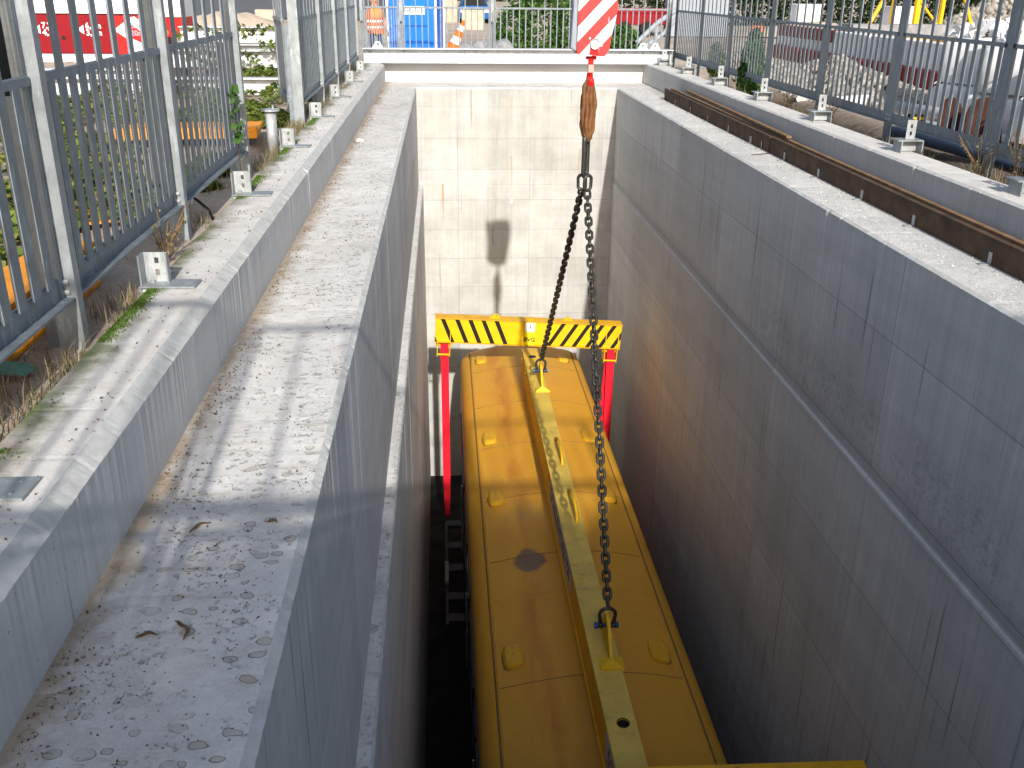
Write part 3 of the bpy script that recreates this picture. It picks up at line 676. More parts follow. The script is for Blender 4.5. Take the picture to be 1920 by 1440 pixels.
# gutters, joints and vents on the roof
for s in (-1, 1):
    b = MB(); b.tube([(s*(TW-.20), yy-TO.y, -5.656-TO.z) for yy in np.linspace(TY0+.35, TY1-.35, 20)], .011, 6); b.build('gutter', m_seam, t, smooth=True)
    b = MB(); b.tube([(s*(TW-.228), yy-TO.y, -5.648-TO.z) for yy in np.linspace(TY0+.35, TY1-.35, 20)], .008, 6); b.build('gutter', m_roof, t, smooth=True)
def zr(x):
    u = min(1, abs(x)/(TW-.30)); return -5.64+.13*(1-u*u)-(.3-math.sqrt(.09-max(0, abs(x)-TW+.30)**2))
for y in [18.1, 16.33, 14.6, 12.82, 11.15, 10.25, 8.62, 6.9, 5.2]:
    b = MB(); b.tube([(x, y-TO.y+.03*math.sin(x*2), zr(x)+.0-TO.z) for x in np.linspace(-1.04, 1.04, 19)], .005, 5); b.build('roof_joint', m_seam if y != 10.25 else m_roof, t)
for y in [18.72, 14.92, 12.82, 9.08, 7.0, 5.0]:
    for x in (-.855, .855):
        b = MB(); hw, hl = .115, .2
        o8 = [(-hw, -hl*.75), (-hw*.75, -hl), (hw*.75, -hl), (hw, -hl*.75), (hw*1.12, hl*.2), (hw*.8, hl), (-hw*.8, hl), (-hw*1.12, hl*.2)]
        v = [(px, py, -.03) for px, py in o8]+[(px*.96, py*.96, .035) for px, py in o8]+[(px*.72, py*.75, .056) for px, py in o8]
        f = [(i, (i+1) % 8, (i+1) % 8+8, i+8) for i in range(8)]+[(i+8, (i+1) % 8+8, (i+1) % 8+16, i+16) for i in range(8)]+[tuple(range(16, 24))]
        b.add(v, f); h_ = b.build('roof_vent', m_hump, t, smooth=False); h_.location = (x, y-TO.y, zr(x)-TO.z); h_.rotation_euler = (0, math.copysign(.16, x), 0)
        b = MB(); b.add([(px*1.1, py*1.07, -.004) for px, py in o8], [tuple(range(8))]); b.add([(px*1.1, py*1.07, -.03) for px, py in o8]+[(px*1.1, py*1.07, -.004) for px, py in o8], [(i, (i+1) % 8, (i+1) % 8+8, i+8) for i in range(8)]); b.build('vent_seal', m_seam, h_)
        b = MB(); b.tube([(0, .0, .052), (0, .0, .061)], .008, 6); b.tube([(0, .1, .052), (0, .1, .061)], .008, 6); b.build('screw', m_seam, h_)

# ------------------------------------------------------------------ lifting frame (spreader)
BX, BZ = 1.60, -4.90
sp = empty('spreader_beam', (BX, 12, BZ), 0, 'yellow steel lifting frame with striped cross beams lying over the rail car', 'lifting frame')
def W(x, y, z): return (x-BX, y-12, z-BZ)
hw = .135
def beam_part():
    # top plate with a drilled hole near each end
    outer = [(-hw-.012, -6.3), (hw+.012, -6.3), (hw+.012, 5.6), (-hw-.012, 5.6)]
    p = plate(outer, [circ(.02, 7.15-12, .062, 20), circ(.02, 17.0-12, .07, 20)], .014, lambda a, c, d: (a, c, d-.014))
    return p.build('long_beam_top', m_beamt, sp)
beam_part()
b = MB(); b.box((-hw, -6.3, -.5), (-hw+.012, 5.6, -.016)); b.box((hw-.012, -6.3, -.5), (hw, 5.6, -.016)); b.build('long_beam_web', m_yeld, sp)
b = MB(); b.box((-hw-.02, -6.3, -.515), (hw+.02, 5.6, -.5)); b.build('long_beam_base', m_yeld, sp)
for y in (7.15, 17.0):
    b = MB(); b.tube([(.02, y-12, -.49), (.02, y-12, .012)], .062+.001, 20, caps=False); b.tube([(.02, y-12, -.49), (.02, y-12, -.47)], .06, 20, m=1); b.build('pipe_socket', [m_dsteel, m_shade], sp, smooth=True)
b = MB(); b.box((-.055, 17.62-12, -.30), (.17, 17.9-12, -.02)); b.build('end_block', m_beamt, sp)
# side plates bolted on near the far end
for y in (16.0, 16.45, 17.2):
    b = MB(); b.tube([(-hw-.03, y-12, -.12), (-hw, y-12, -.12)], .03, 8); b.tube([(-hw-.03, y-12, -.32), (-hw, y-12, -.32)], .03, 8); b.build('bolt_head', m_yel, sp)
def lug(yc, h=.32):
    L = empty('lifting_lug', W(BX+.05, yc, BZ)); L.parent = sp
    outer = [(-.42, 0), (.30, 0), (.30, .03), (.12, h*.95), (.05, h*1.1), (-.05, h*1.1), (-.13, h*.93), (-.36, .06)]
    p = plate(outer, [circ(0, h*.72, .045, 14)], .035, lambda a, c, d: (d-.0175, a, c)); p.build('lug_plate', m_yel, L)
    b = MB(); b.prism([(-.13, 0), (.13, 0), (.13, .12), (.05, .19), (-.05, .19), (-.13, .12)], 'y', -.60, -.45) if False else None
    b.add([(-.125, -.46, .002), (.125, -.46, .002), (.125, -.455, .03), (.125, -.25, .002), (-.125, -.455, .03), (-.125, -.25, .002), (.0, -.40, .105)], [(0, 1, 2, 6, 4), (1, 3, 2), (2, 3, 6), (0, 4, 5), (4, 6, 5)])
    b.build('gusset', m_yel, L)
    return L
lug(15.72); lug(8.38)
for yc in (12.95, 11.3):
    b = MB(); pts = []
    for k in range(15):
        a = k/14; y = -.42+.84*a; z = .15*math.sin(math.pi*a)**.6; pts.append((.0, y, z))
    b.tube(pts, .022, 6, flat=1.); h_ = b.build('handle', m_yeld, sp, smooth=True); h_.location = W(1.67, yc, BZ)
# plate with writing on the left flank of the beam
for (y0, y1, z0, z1, lines) in ((9.85, 12.3, -.40, -.05, 2), (6.55, 7.15, -.42, -.08, 4)):
    b = MB(); b.box((-hw-.006, y0-12, z0), (-hw, y1-12, z1)); pl = b.build('sign_plate', m_signp, sp)
    mk = MB()                                            # worn lettering, no longer legible: rows of short strokes
    for k in range(lines):
        dz = (z1-z0)/(lines+1); zc = z1-dz*(k+1); yq = y0+.12
        while yq < y1-.12:
            wq = random.uniform(.02, .06); mk.box((-hw-.008, yq-12, zc-dz*random.uniform(.2, .3)), (-hw-.006, yq+wq-12, zc+dz*.28)); yq += wq+random.choice((.02, .02, .03, .08))
    mk.build('worn_lettering', m_black, pl)['kind'] = 'stuff'
b = MB(); b.box((-hw-.004, 12.35-12, -.2), (-hw, 12.5-12, -.08)); b.build('orange_sticker', m_orangeh, sp)

def crossbar(y, zc, tilt, front=True):
    """cross beam: 3.58 m wide, .5 m deep"""
    cb = MB(); hx = 1.79; H = .24
    cb.box((-hx, -.12, -H), (hx, .12, H-.012)); o = cb.build('cross_beam', m_yel, sp, bevel=.006); o.location = W(1.575, y, zc); o.rotation_euler = (0, tilt, 0)
    b = MB(); b.box((-hx-.01, -.15, H-.012), (hx+.01, .14, H)); b.build('top_flange', m_yeld if True else m_beamt, o, bevel=.003)
    b = MB(); b.box((-hx-.01, -.15, -H-.012), (hx+.01, .14, -H)); b.build('bottom_flange', m_yeld, o)
    b = MB(); zt, zb = H-.014, -H+.002; yy = -.1225
    def par(x0, w_, sh):
        pts = [(x0, zt), (x0+w_, zt), (x0+w_+sh, zb), (x0+sh, zb)]
        lo, hi = -hx+.003, hx-.003
        # clip at the ends of the beam
        def clip(poly, lim, sgn):
            out = []
            for i in range(len(poly)):
                p, q = poly[i], poly[(i+1) % len(poly)]
                ip, iq = sgn*(p[0]-lim) >= 0, sgn*(q[0]-lim) >= 0
                if ip: out.append(p)
                if ip != iq:
                    k = (lim-p[0])/(q[0]-p[0]); out.append((lim, p[1]+k*(q[1]-p[1])))
            return out
        pts = clip(clip(pts, lo, 1), hi, -1)
        if len(pts) > 2: MB().add([(px, yy, pz) for px, pz in pts]+[(px, yy+.002, pz) for px, pz in pts], [tuple(range(len(pts)))]).build('black_stripe', m_black, o)
    for u in (-2.03, -1.70, -1.43, -1.18, -.93, -.68): par(u, .085, .2)
    for u in (.62, .87, 1.11, 1.37, 1.61, 1.86): par(u, .085, -.27)
    for u in (-.66, .74):
        p = plate([(u-.11, 0), (u-.02, .085), (u+.05, .085), (u+.10, 0)], [circ(u+.015, .05, .018, 10)], .03, lambda a, c, d: (a, d-.015, H+c)); p.build('lug', m_yeld, o)
    b = MB(); b.tube([(.03, 0, H), (.03, 0, H+.03)], .08, 16); b.build('round_boss', m_yeld, o)
    for s in (-1, 1):
        e = empty('strap_hanger', (s*1.62, 0, -H)); e.parent = o
        for u in (-.125, .115):
            b = MB(); b.box((u, -.135, -.30), (u+.014, .135, .40)); b.build('cheek_plate', m_yel, e, bevel=.003)
        b = MB(); b.tube([(-.15, 0, -.10), (.15, 0, -.10)], .035, 12); b.build('pin', m_yeld, e, smooth=True)
        b = MB(); b.box((-.11, -.13, -.27), (.115, -.118, -.24)); b.build('keeper_bar', m_yel, e)
    return o
cbf = crossbar(17.42, -4.53, math.radians(3.2))
b = MB(); b.box((-.08, -.1245, -.235), (.105, -.1225, .215)); b.box((-.078, -.126, .03), (.103, -.1245, .21), 1); st_ = b.build('sticker', [simple('bright_yellow_sticker', (.95, .8, .02), .4), m_white], cbf)
text('BVG', .115, (.0125, -.127, -.13), (math.pi/2, 0, 0), m_black, st_, sx=1.)
bear = [(-.5, -1), (-.3, -1), (-.2, -.5), (0, -.35), (.1, -1), (.3, -1), (.25, -.3), (.3, .2), (.55, .45), (.5, .55), (.2, .4), (.2, .6), (.35, .75), (.2, .85), (.1, 1), (-.05, .95), (-.05, .7), (-.15, .35), (-.4, .1), (-.35, 0), (-.15, .1), (-.2, -.3), (-.45, -.7)]
b = MB(); b.add([(.012+.04*p[0], -.1275, .115+.06*p[1]) for p in bear], [tuple(range(len(bear)))]); b.build('bear_emblem', m_black, st_)
cbn = crossbar(5.80, -4.50, math.radians(1.0))
b = MB(); b.tube([(.72, -.02, .24), (.72, -.02, .27)], .09, 18); b.build('round_boss', m_rust, cbn)

# red lifting straps: each loops from a hanger down to the cradle under the car
def strap(x, y, z0, z1, label, lean=0.):
    b = MB(); w2 = .075
    for dy, dx in ((-.05, 0), (.05, lean)):
        n = 24
        for k in range(n):
            pass
        pts0 = []
        for k in range(n+1):
            a = k/n; yy = dy*(1-a*.75); xx = dx*a; ww = w2*(1-.35*max(0, a-.75)*4); pts0.append((xx, yy, -a*(z0-z1), ww))
        v = []; f = []
        for (xx, yy, zz, ww) in pts0:
            v += [(xx-ww, yy-.006, zz), (xx+ww, yy-.006, zz), (xx+ww, yy+.006, zz), (xx-ww, yy+.006, zz)]
        for k in range(n):
            for q in range(4): f.append((k*4+q, k*4+(q+1) % 4, k*4+4+(q+1) % 4, k*4+4+q))
        b.add(v, f)
    v = []; f = []
    for k in range(9):
        a = math.pi*k/8; c, s2 = math.cos(a), math.sin(a)
        v += [(-w2, -c*.056, s2*.056), (w2, -c*.056, s2*.056), (w2, -c*.044, s2*.044), (-w2, -c*.044, s2*.044)]
    for k in range(8):
        for q in range(4): f.append((k*4+q, k*4+(q+1) % 4, k*4+4+(q+1) % 4, k*4+4+q))
    b.add(v, f)
    o = b.build('lifting_strap', m_strap); o.location = (x, y, z0); tag(o, label, 'strap', 'red lifting straps'); 
    return o
strap(-.045, 17.42, -4.76, -8.55, 'red lifting strap hanging from the left end of the far striped beam')
strap(3.19, 17.42, -4.94, -8.55, 'red lifting strap hanging from the right end of the far striped beam', lean=-.25)
strap(-.045, 5.80, -4.80, -8.55, 'red lifting strap hanging from the left end of the near cross beam')
strap(3.19, 5.80, -4.86, -8.55, 'red lifting strap hanging from the right end of the near cross beam')
# cradle beside the car
for (X0, lab) in ((-.10, 'dark steel cradle frame low beside the left of the rail car'), (2.95, 'dark steel cradle frame low beside the right of the rail car')):
    t2 = empty('cradle', (X0, 14, -8.8), 0, lab, 'cradle', 'steel cradles beside the rail car')
    b = MB(); b.box((0, 0, -.05), (.05, 3.5, .05)); b.build('side_rail', m_dsteel, t2)
    for y in (.1, .75, 1.7, 2.5, 3.35):
        b = MB(); b.box((.05, y, -.04), (.33, y+.22, .04)); b.build('rung', m_dsteel, t2)
    b = MB(); b.box((-.01, 1.2, .05), (.06, 1.9, .12)); b.build('lock_bar', m_galvd, t2)

# ------------------------------------------------------------------ chains
def linkmesh(d, rc, half, name, mat, npath=20, ns=8):
    pts = []
    for k in range(npath//2+1):
        a = -math.pi/2+math.pi*k/(npath//2); pts.append((half+rc*math.cos(a), rc*math.sin(a), 0))
    for k in range(npath//2+1):
        a = math.pi/2+math.pi*k/(npath//2); pts.append((-half+rc*math.cos(a), rc*math.sin(a), 0))
    b = MB(); b.tube(pts, d/2, ns, closed=True); o = b.build(name, mat, smooth=True); me = o.data; bpy.data.objects.remove(o); return me
lk = linkmesh(.034, .035, .029, 'link', m_chain); lkd = linkmesh(.034, .035, .029, 'link', m_chaind)
def chain(A, B, me, label, rot0=0.):
    A = Vector(A); B = Vector(B); t = empty('chain', A, 0, label, 'chain', 'lifting chains'); L = (B-A).length; n = round(L/.096)
    mid = Vector((0, 0, -.03)); 
    for i in range(n):
        a = (i+.5)/n; p = (B-A)*a+mid*math.sin(math.pi*a)
        d = (B-A).normalized(); q = d.to_track_quat('X', 'Z').to_matrix().to_4x4() @ Matrix.Rotation(rot0+(math.pi/2)*(i % 2)+random.uniform(-.12, .12), 4, 'X')
        o = bpy.data.objects.new('link', me); COL.objects.link(o); o.parent = t; o.matrix_local = Matrix.Translation(p) @ q
    return t
HX, HY = 1.76, 12.0
chain((HX+.03, HY-.04, -.76), (1.655, 8.40, -4.46), lkd, 'long grey chain running down towards the camera to the near end of the lifting frame', 0.)
chain((HX-.03, HY+.04, -.76), (1.655, 15.70, -4.45), lkd, 'dark chain running down and away to the far end of the lifting frame', .8)
def shackle(x, y, z, label, mat):
    t = empty('shackle', (x, y, z), 0, label, 'shackle', 'bow shackles with blue pins')
    pts = [(-.065, 0, 0), (-.075, 0, .06), (-.085, 0, .13)]+[(-.085*math.cos(a), 0, .13+.085*math.sin(a)) for a in np.linspace(.3, math.pi-.3, 9)]+[(.085, 0, .13), (.075, 0, .06), (.065, 0, 0)]
    b = MB(); b.tube(pts, .021, 8); b.tube([(-.095, 0, 0), (-.045, 0, 0)], .034, 10); b.tube([(.045, 0, 0), (.095, 0, 0)], .034, 10); b.build('bow', m_chain, t, smooth=True)
    b = MB(); b.tube([(-.125, 0, 0), (.11, 0, 0)], .021, 10); b.tube([(-.135, 0, 0), (-.10, 0, 0)], .038, 6); b.tube([(.10, 0, 0), (.125, 0, 0)], .034, 6); b.build('pin', m_blue, t)
    return t
s1 = shackle(1.65, 8.38, BZ+.225, 'bow shackle with blue pin on the near lug of the lifting frame', m_chain)
s2 = shackle(1.65, 15.72, BZ+.225, 'bow shackle with blue pin on the far lug of the lifting frame', m_chain); s1.rotation_euler = (-.0, 0, 0)

# ------------------------------------------------------------------ crane hook block, sling, master link
t = empty('hook_block', (HX, HY, .85), 0, 'red and white striped crane hook block with red hook, hanging on wire ropes', 'crane hook')
def stripes():
    q = NT('red_white_stripes'); v = q.obj(); X, Y, Z = q.xyz(v)
    d = q.math('SUBTRACT', q.math('MULTIPLY', X, .72), q.math('MULTIPLY', Z, .69))
    w_ = q.math('PINGPONG', q.math('ADD', d, .055), .115); k = q.math('GREATER_THAN', w_, .0575)
    n = q.noise(v, 20, 5, .7)
    c = q.mix(k, (.80, .80, .79), (.78, .03, .03)); c = q.mix(q.ramp(n, .66, .72, 0, .5), c, (.4, .35, .3)); q.col(c); return q.rough(.4)
m_str = stripes()
fp = [(-.165, .03), (-.11, 0), (.17, 0), (.22, .08), (.235, .22), (.30, .52), (.27, .95), (-.12, .95), (-.165, .62)]
def bp(a, c, d): return (a, d, c)
slot = [(-.02, .012), (.10, .012), (.10, .14)]+[(.04+.06*math.cos(a), .14+.06*math.sin(a)) for a in np.linspace(.3, math.pi-.3, 6)]+[(-.02, .14)]
ov = [circ(-.13+.0, .42, .05, 10, .012), circ(.2, .40, .05, 10, .012)]
p = plate(fp, [slot, ov[1]], .012, lambda a, c, d: (a, -.115+d, c)); p.build('front_plate', m_str, t, bevel=.003)
p = plate(fp, [], .012, lambda a, c, d: (a, .115-d, c)); p.build('rear_plate', m_str, t)
b = MB(); b.prism([(-.145, .05), (-.11, .01), (.165, .01), (.2, .1), (.22, .3), (.26, .9), (-.12, .9), (-.15, .6)], 'y', -.10, .10); b.build('cheek_weights', m_grey, t, bevel=.01)
b = MB(); b.prism([(-.24, .08), (-.165, .04), (-.165, .95), (-.26, .95), (-.22, .55)], 'y', -.09, .11); b.build('side_weight', m_grey, t, bevel=.02)
b = MB()
for x in (-.02, .12): b.tube([(x, -.05, .75), (x, .05, .75)], .2, 20)
b.build('sheave', m_dsteel, t, smooth=False)
b = MB(); b.tube([(.04, -.140, .125), (.04, -.10, .125)], .047, 18); b.tube([(.04, -.147, .125), (.04, -.12, .125)], .012, 12, m=1); b.build('pin', [m_white, m_mastyel], t)
for x in (-.16, -.05, .08, .2):
    b = MB(); b.tube([(x, .0, .8), (x*.9+.0, .0, 20)], .011, 6); b.build('wire_rope', m_dsteel, t)
for (x, z) in ((.05, .42), (-.02, .2), (.12, .2), (.12, .12)):
    b = MB(); b.tube([(x, -.13, z), (x, -.117, z)], .012, 6); b.build('bolt', m_white, t)
hk = []
for a in np.linspace(0, 1, 5): hk.append((.02, 0, .10-.26*a))
cz = -.27
for a in np.linspace(math.radians(80), math.radians(-215), 20): hk.append((.02, -.0+.065*math.cos(a)-.01, cz+.075*math.sin(a)))
r = [.034]*5+[.032+.016*math.sin(math.pi*k/19) for k in range(20)]; r[-1] = .01; r[-2] = .02
b = MB(); b.tube(hk, r, 10); hko = b.build('hook', m_red, t, smooth=True)
b = MB(); b.box((-.04, -.05, -.045), (.08, .05, -.0)); b.prism([(-.02, 0), (.10, 0), (.085, .12), (0, .12)], 'y', -.112, -.03); b.build('hook_nut', m_red, t, bevel=.008)
b = MB(); b.add([(-.012, -.047, -.19), (.05, -.047, -.19), (.05, -.04, -.10), (-.012, -.04, -.10)], [(0, 1, 2, 3)]); b.build('hook_tag', simple('pink_tag', (.8, .35, .3), .5), t)
# round sling
t = empty('round_sling', (HX, HY, .55), 0, 'worn brown round sling doubled over the crane hook', 'sling')
for i, (wx, dy, tw) in enumerate([(.066, -.025, .05), (.045, .03, -.1), (.024, -.055, .15), (.066, .045, .0)]):
    pts = []; zt, zb = .02-.015*i, -.66-.01*i
    for k in range(44):
        a = 2*math.pi*k/44; z = (zt+zb)/2+(zt-zb)/2*math.sin(a); x = wx*math.copysign(abs(math.cos(a))**.75, math.cos(a))*(1-.45*max(0, -math.sin(a)-.55))+.008*math.sin(z*20+i)
        pts.append((x+.01, dy*(.4+.6*abs(math.cos(a)))+.012*math.cos(z*14+i*2), z))
    b = MB(); b.tube(pts, [.040+.005*math.sin(k*1.7+i) for k in range(44)], 10, closed=True, flat=.7); b.build('strand', m_sling, t, smooth=True)
ml = linkmesh(.062, .062, .19, 'link', m_chaind)
o = bpy.data.objects.new('oblong_link', ml); COL.objects.link(o); o.location = (HX+.0, HY, -.33); o.rotation_euler = (math.radians(28), math.pi/2, 0); tag(o, 'long dark oblong link hanging in the brown sling', 'link')
ml2 = linkmesh(.042, .05, .045, 'link', m_chaind)
for i, (dx, dy, rz) in enumerate(((-.035, .0, .5), (.035, -.03, -.5))):
    o = bpy.data.objects.new('coupling_link', ml2); COL.objects.link(o); o.location = (HX+dx, HY+dy, -.66); o.rotation_euler = (math.radians(90)+rz, math.pi/2+dx, 0)
    tag(o, ('left' if i == 0 else 'right')+' short thick link joining a chain to the oblong link', 'link', 'short coupling links')

# ------------------------------------------------------------------ behind the left fence
def ibeam(L, h, wd, mat, label, loc, rz, cat='steel beam'): return hbeam('steel_beam', L, h, wd, mat, label, loc, rz, cat, tf=.025)
ibeam(5.6, .26, .30, m_orange, 'orange steel I-beam lying beside the left kerb behind the fence', (-2.22, 5.75-5.6, -.08), math.radians(90))
o = MB(); o.box((0, 0, 0), (1.5, 1.0, .06)); o.box((0, 0, .06), (1.5, .06, .12)); o = o.build('steel_plate', m_orange, bevel=.004); o.location = (-3.55, 10.9, .02); o.rotation_euler = (0, 0, .1); tag(o, 'flat orange steel plate lying in the weeds in the gap of the left fence', 'steel plate')
o = MB(); o.box((0, 0, 0), (.9, .5, .02)); o = o.build('steel_plate', m_orange); o.location = (-3.1, 6.9, -.03); o.rotation_euler = (0, 0, .35); tag(o, 'small orange plate lying on sand behind the left fence', 'steel plate')
t = empty('pipe_stub', (-1.84, 10.75, -.15), 0, 'short galvanised pipe post with a round flange, standing by the left kerb', 'pipe')
b = MB(); b.tube([(0, 0, 0), (0, 0, .50)], .06, 16); b.build('pipe', m_galvl, t, smooth=True); b = MB(); b.tube([(0, 0, .5), (0, 0, .52)], .10, 20); b.tube([(.03, 0, .52), (.03, 0, .56)], .012, 6); b.build('flange', m_galvl, t)
b = MB(); b.tube([(-2.0, 6.3, .35), (-1.96, 6.75, .32), (-1.88, 7.2, .18), (-1.80, 7.45, .0), (-1.79, 7.5, -.1)], .011, 6); tag(b.build('cable', m_rub, smooth=True), 'thin black cable hanging down behind the left kerb', 'cable')
for i, (loc, L, lab) in enumerate([((-9.6, 17.0, -.12), 6.98, 'lowest white galvanised H-beam in the stack behind the left fence, partly overgrown'),
        ((-5.4, 20.0, .10), 2.25, 'middle white galvanised H-beam behind the left fence'), ((-5.5, 22.0, .10), 2.1, 'lower rear white H-beam under the topmost one'),
        ((-5.5, 22.0, .45), 2.05, 'topmost white galvanised H-beam behind the left fence'), ((-12, 18.2, -.12), 7.0, 'white H-beam lying between the lowest and middle beams')]):
    hbeam('steel_beam', L, .32 if i else .28, .32, m_galvb, lab, loc, 0, 'steel beam', 'white steel beams stored on the left', lugs=(L*.5,))
for i, (x, y) in enumerate([(-3.5, 20), (-4.3, 20), (-5.1, 20), (-3.7, 22), (-4.5, 22), (-5.2, 22)]):
    o = MB(); o.box((-.12, -.35, 0), (.12, .35, .46)); o = o.build('timber_block', m_wood); o.location = (x, y, -.36); tag(o, ['right', 'middle', 'left'][i % 3]+' squat timber block of the '+('front' if i < 3 else 'rear')+' row under the stored white beams', 'timber block', 'timber blocks under the white beams')
# red carrier with white deck
t = empty('crane_truck', (-8.2, 24.1, -.15), 0, 'low red and white crane truck parked beyond the stored beams on the left', 'crane truck')
b = MB(); b.box((-2.6, 0, .22), (1.4, 2.2, 1.08)); b.build('body', m_redd, t, bevel=.03)
b = MB(); b.box((-2.6, .05, 1.08), (1.35, 2.2, 1.75)); b.build('deck', m_white, t, bevel=.02)
b = MB(); b.box((-2.65, -.06, 1.10), (1.3, .04, 1.30)); b.build('deck_edge', m_white, t)
b = MB(); b.box((.62, -.06, .22), (1.45, -.003, 1.05)); pn = b.build('outrigger_panel', m_red, t)
b = MB(); b.add([(.98, -.066, 1.0), (1.44, -.066, .60), (1.44, -.066, .86), (1.2, -.066, 1.04)], [(0, 1, 2, 3)]); b.add([(.95, -.066, .30), (1.16, -.066, .24), (1.44, -.066, .24), (1.44, -.066, .40), (1.1, -.066, .56)], [(0, 1, 2, 3, 4)]); b.add([(.70, -.067, .75), (.95, -.067, .92), (.95, -.067, .58)], [(0, 1, 2)]); b.build('white_chevrons', m_white, pn)
text('20m', .17, (1.20, -.068, .84), (math.pi/2, 0, 0), m_grey, pn); text('20m', .17, (1.22, -.068, .68), (math.pi/2, 0, 0), m_grey, pn)
for (x, s1_, s2_) in ((-1.11, '7,2m', '4,7m'), (-.14, '6,0m', '3,5m')):
    b = MB(); b.add([(x, -.004, .75), (x+.15, -.004, .85), (x+.15, -.004, .65)], [(0, 1, 2)]); b.build('white_arrow', m_white, t)
    text(s1_, .18, (x+.37, -.004, .83), (math.pi/2, 0, 0), m_white, t); text(s2_, .18, (x+.37, -.004, .68), (math.pi/2, 0, 0), m_white, t)
b = MB(); b.tube([(-.47, -.01, .57), (-.47, .01, .57)], .045, 14); b.build('round_hole', m_black, t)
b = MB(); b.box((-1.2, -.1, .04), (.6, .0, .22)); b.build('outrigger_foot', m_white, t)
for x in (-1.9, -.9, .9):
    b = MB(); b.tube([(x, .3, .02), (x, .6, .02)], .35, 20); wh = b.build('wheel', m_rub, t); b = MB(); b.tube([(x, .28, .02), (x, .3, .02)], .15, 14); b.build('rim', m_grey, wh)
b = MB(); b.box((1.4, 1.2, .55), (2.0, 2.2, 1.0)); b.box((1.4, 1.15, 1.0), (2.0, 2.2, 1.5), 1); b.build('rear_housing', [m_red, m_white], t)
# black tank
t = empty('black_tank', (-6.2, 12.9, -.12), .1, 'black plastic tank standing behind the nearest left fence panels', 'tank')
b = MB(); b.box((-1.6, -.6, 0), (.8, .6, 1.5)); b.build('tank_body', m_rub, t, bevel=.12); b = MB(); b.tube([(-.4, 0, 1.5), (-.4, 0, 1.6)], .2, 18); b.build('lid', m_black, t)
# sand heap, pale blocks
def mound(name, cx, cy, rx, ry, h, mat, label, cat, rough=.12, kind=None, z=-.36):
    V = []; n, m = 40, 12
    for j in range(m+1):
        q = j/m
        for i in range(n):
            a = 2*math.pi*i/n; rr = q*(1+.15*noise.noise(Vector((math.cos(a)*2, math.sin(a)*2, cx)))); x = cx+rx*rr*math.cos(a); y = cy+ry*rr*math.sin(a)
            V.append((x-cx, y-cy, h*(1-q)**1.0*(1-.25*(1-q)**3)+rough*h*noise.noise(Vector((x*2.2, y*2.2, 1)))*(1-q*.8)))
    f = [(j*n+i, j*n+(i+1) % n, (j+1)*n+(i+1) % n, (j+1)*n+i) for j in range(m) for i in range(n)]
    b = MB(); b.add(V, f); o = b.build(name, mat, smooth=True); o.location = (cx, cy, z); tag(o, label, cat, kind=kind); return o
mound('sand_heap', -9.4, 46, 3.2, 2., 1.1, m_tan, 'pale sand heap beyond the white beams on the left', 'sand heap')
def block(loc, s, label, mat=m_tan, rz=0., cat='stone block'):
    o = MB(); o.box((-s[0]/2, -s[1]/2, 0), (s[0]/2, s[1]/2, s[2])); o = o.build('stone_block', mat, bevel=.03); o.location = loc; o.rotation_euler = (0, 0, rz); tag(o, label, cat); return o
block((-8.25, 50, -.36), (1.15, .8, .85), 'pale square stone block right of the sand heap')
block((1.55, 50, -.36), (1.1, .8, .92), 'pale square stone block behind the leaning traffic cone')
block((.3, 60, -.36), (1.3, 1.2, 1.6), 'tall pale block beyond the blue toilet')

# ------------------------------------------------------------------ beyond the far beam
t = empty('portable_toilet', (-.80, 28.1, -.36), 0, 'blue portable toilet with white corner edges behind the far fence', 'portable toilet')
b = MB(); b.box((-.67, 0, .1), (.65, 1.2, 2.3)); b.build('cabin', m_bluep, t, bevel=.02)
b = MB()
for x in (-.69, .63): b.box((x, -.03, .1), (x+.05, .03, 2.3))
b.box((.86, .9, .1), (.90, .94, 2.3)); b.build('corner_strip', m_white, t)
b = MB(); b.prism([(.655, .0), (.86, .92), (.655, 1.2)], 'z', .1, 2.3); b.build('side_panel', m_bluep, t)
b = MB(); b.box((-.5, -.05, .2), (.46, -.002, 2.1)); d = b.build('door', m_bluep, t, bevel=.01); b = MB(); b.box((-.49, -.06, .93), (.45, -.05, .97)); b.box((-.66, -.02, .86), (-.52, -.002, .89)); b.build('door_rib', m_dblue, d)
b = MB(); b.box((-.30, -.065, 1.24), (.36, -.052, 1.45)); sg = b.build('sign', m_white, d); mk = MB(); xq = -.24
while xq < .28: wq = random.uniform(.03, .06); mk.box((xq, -.068, 1.30), (xq+wq, -.065, 1.30+random.uniform(.06, .09))); xq += wq+.02
mk.build('faded_lettering', m_grey, sg)['kind'] = 'stuff'
b = MB(); b.box((-.75, -.08, 0), (.72, 1.25, .1)); b.build('skid', m_grey, t)
# striped traffic cone, leaning
t = empty('traffic_cone', (.22, 30.0, -.34), 0, 'tall orange and white traffic cone leaning to the right', 'traffic cone'); t.rotation_euler = (0, .42, 0)
rr = [(.24, 0), (.20, .06), (.18, .40), (.155, .40), (.12, .62), (.10, .62), (.085, .80), (.075, .80), (.06, .98), (.03, 1.08)]
b = MB()
zz = [0, .42, .62, .80, .96, 1.12]; rad = [.21, .16, .125, .10, .07, .035]
for i in range(5): b.tube([(0, 0, zz[i]), (0, 0, zz[i+1])], [rad[i], rad[i+1]], 18, m=i % 2)
b.build('cone_body', [m_orangeh, m_white], t, smooth=False); b = MB(); b.box((-.26, -.26, -.05), (.26, .26, 0)); b.build('foot', m_rub, t, bevel=.02)
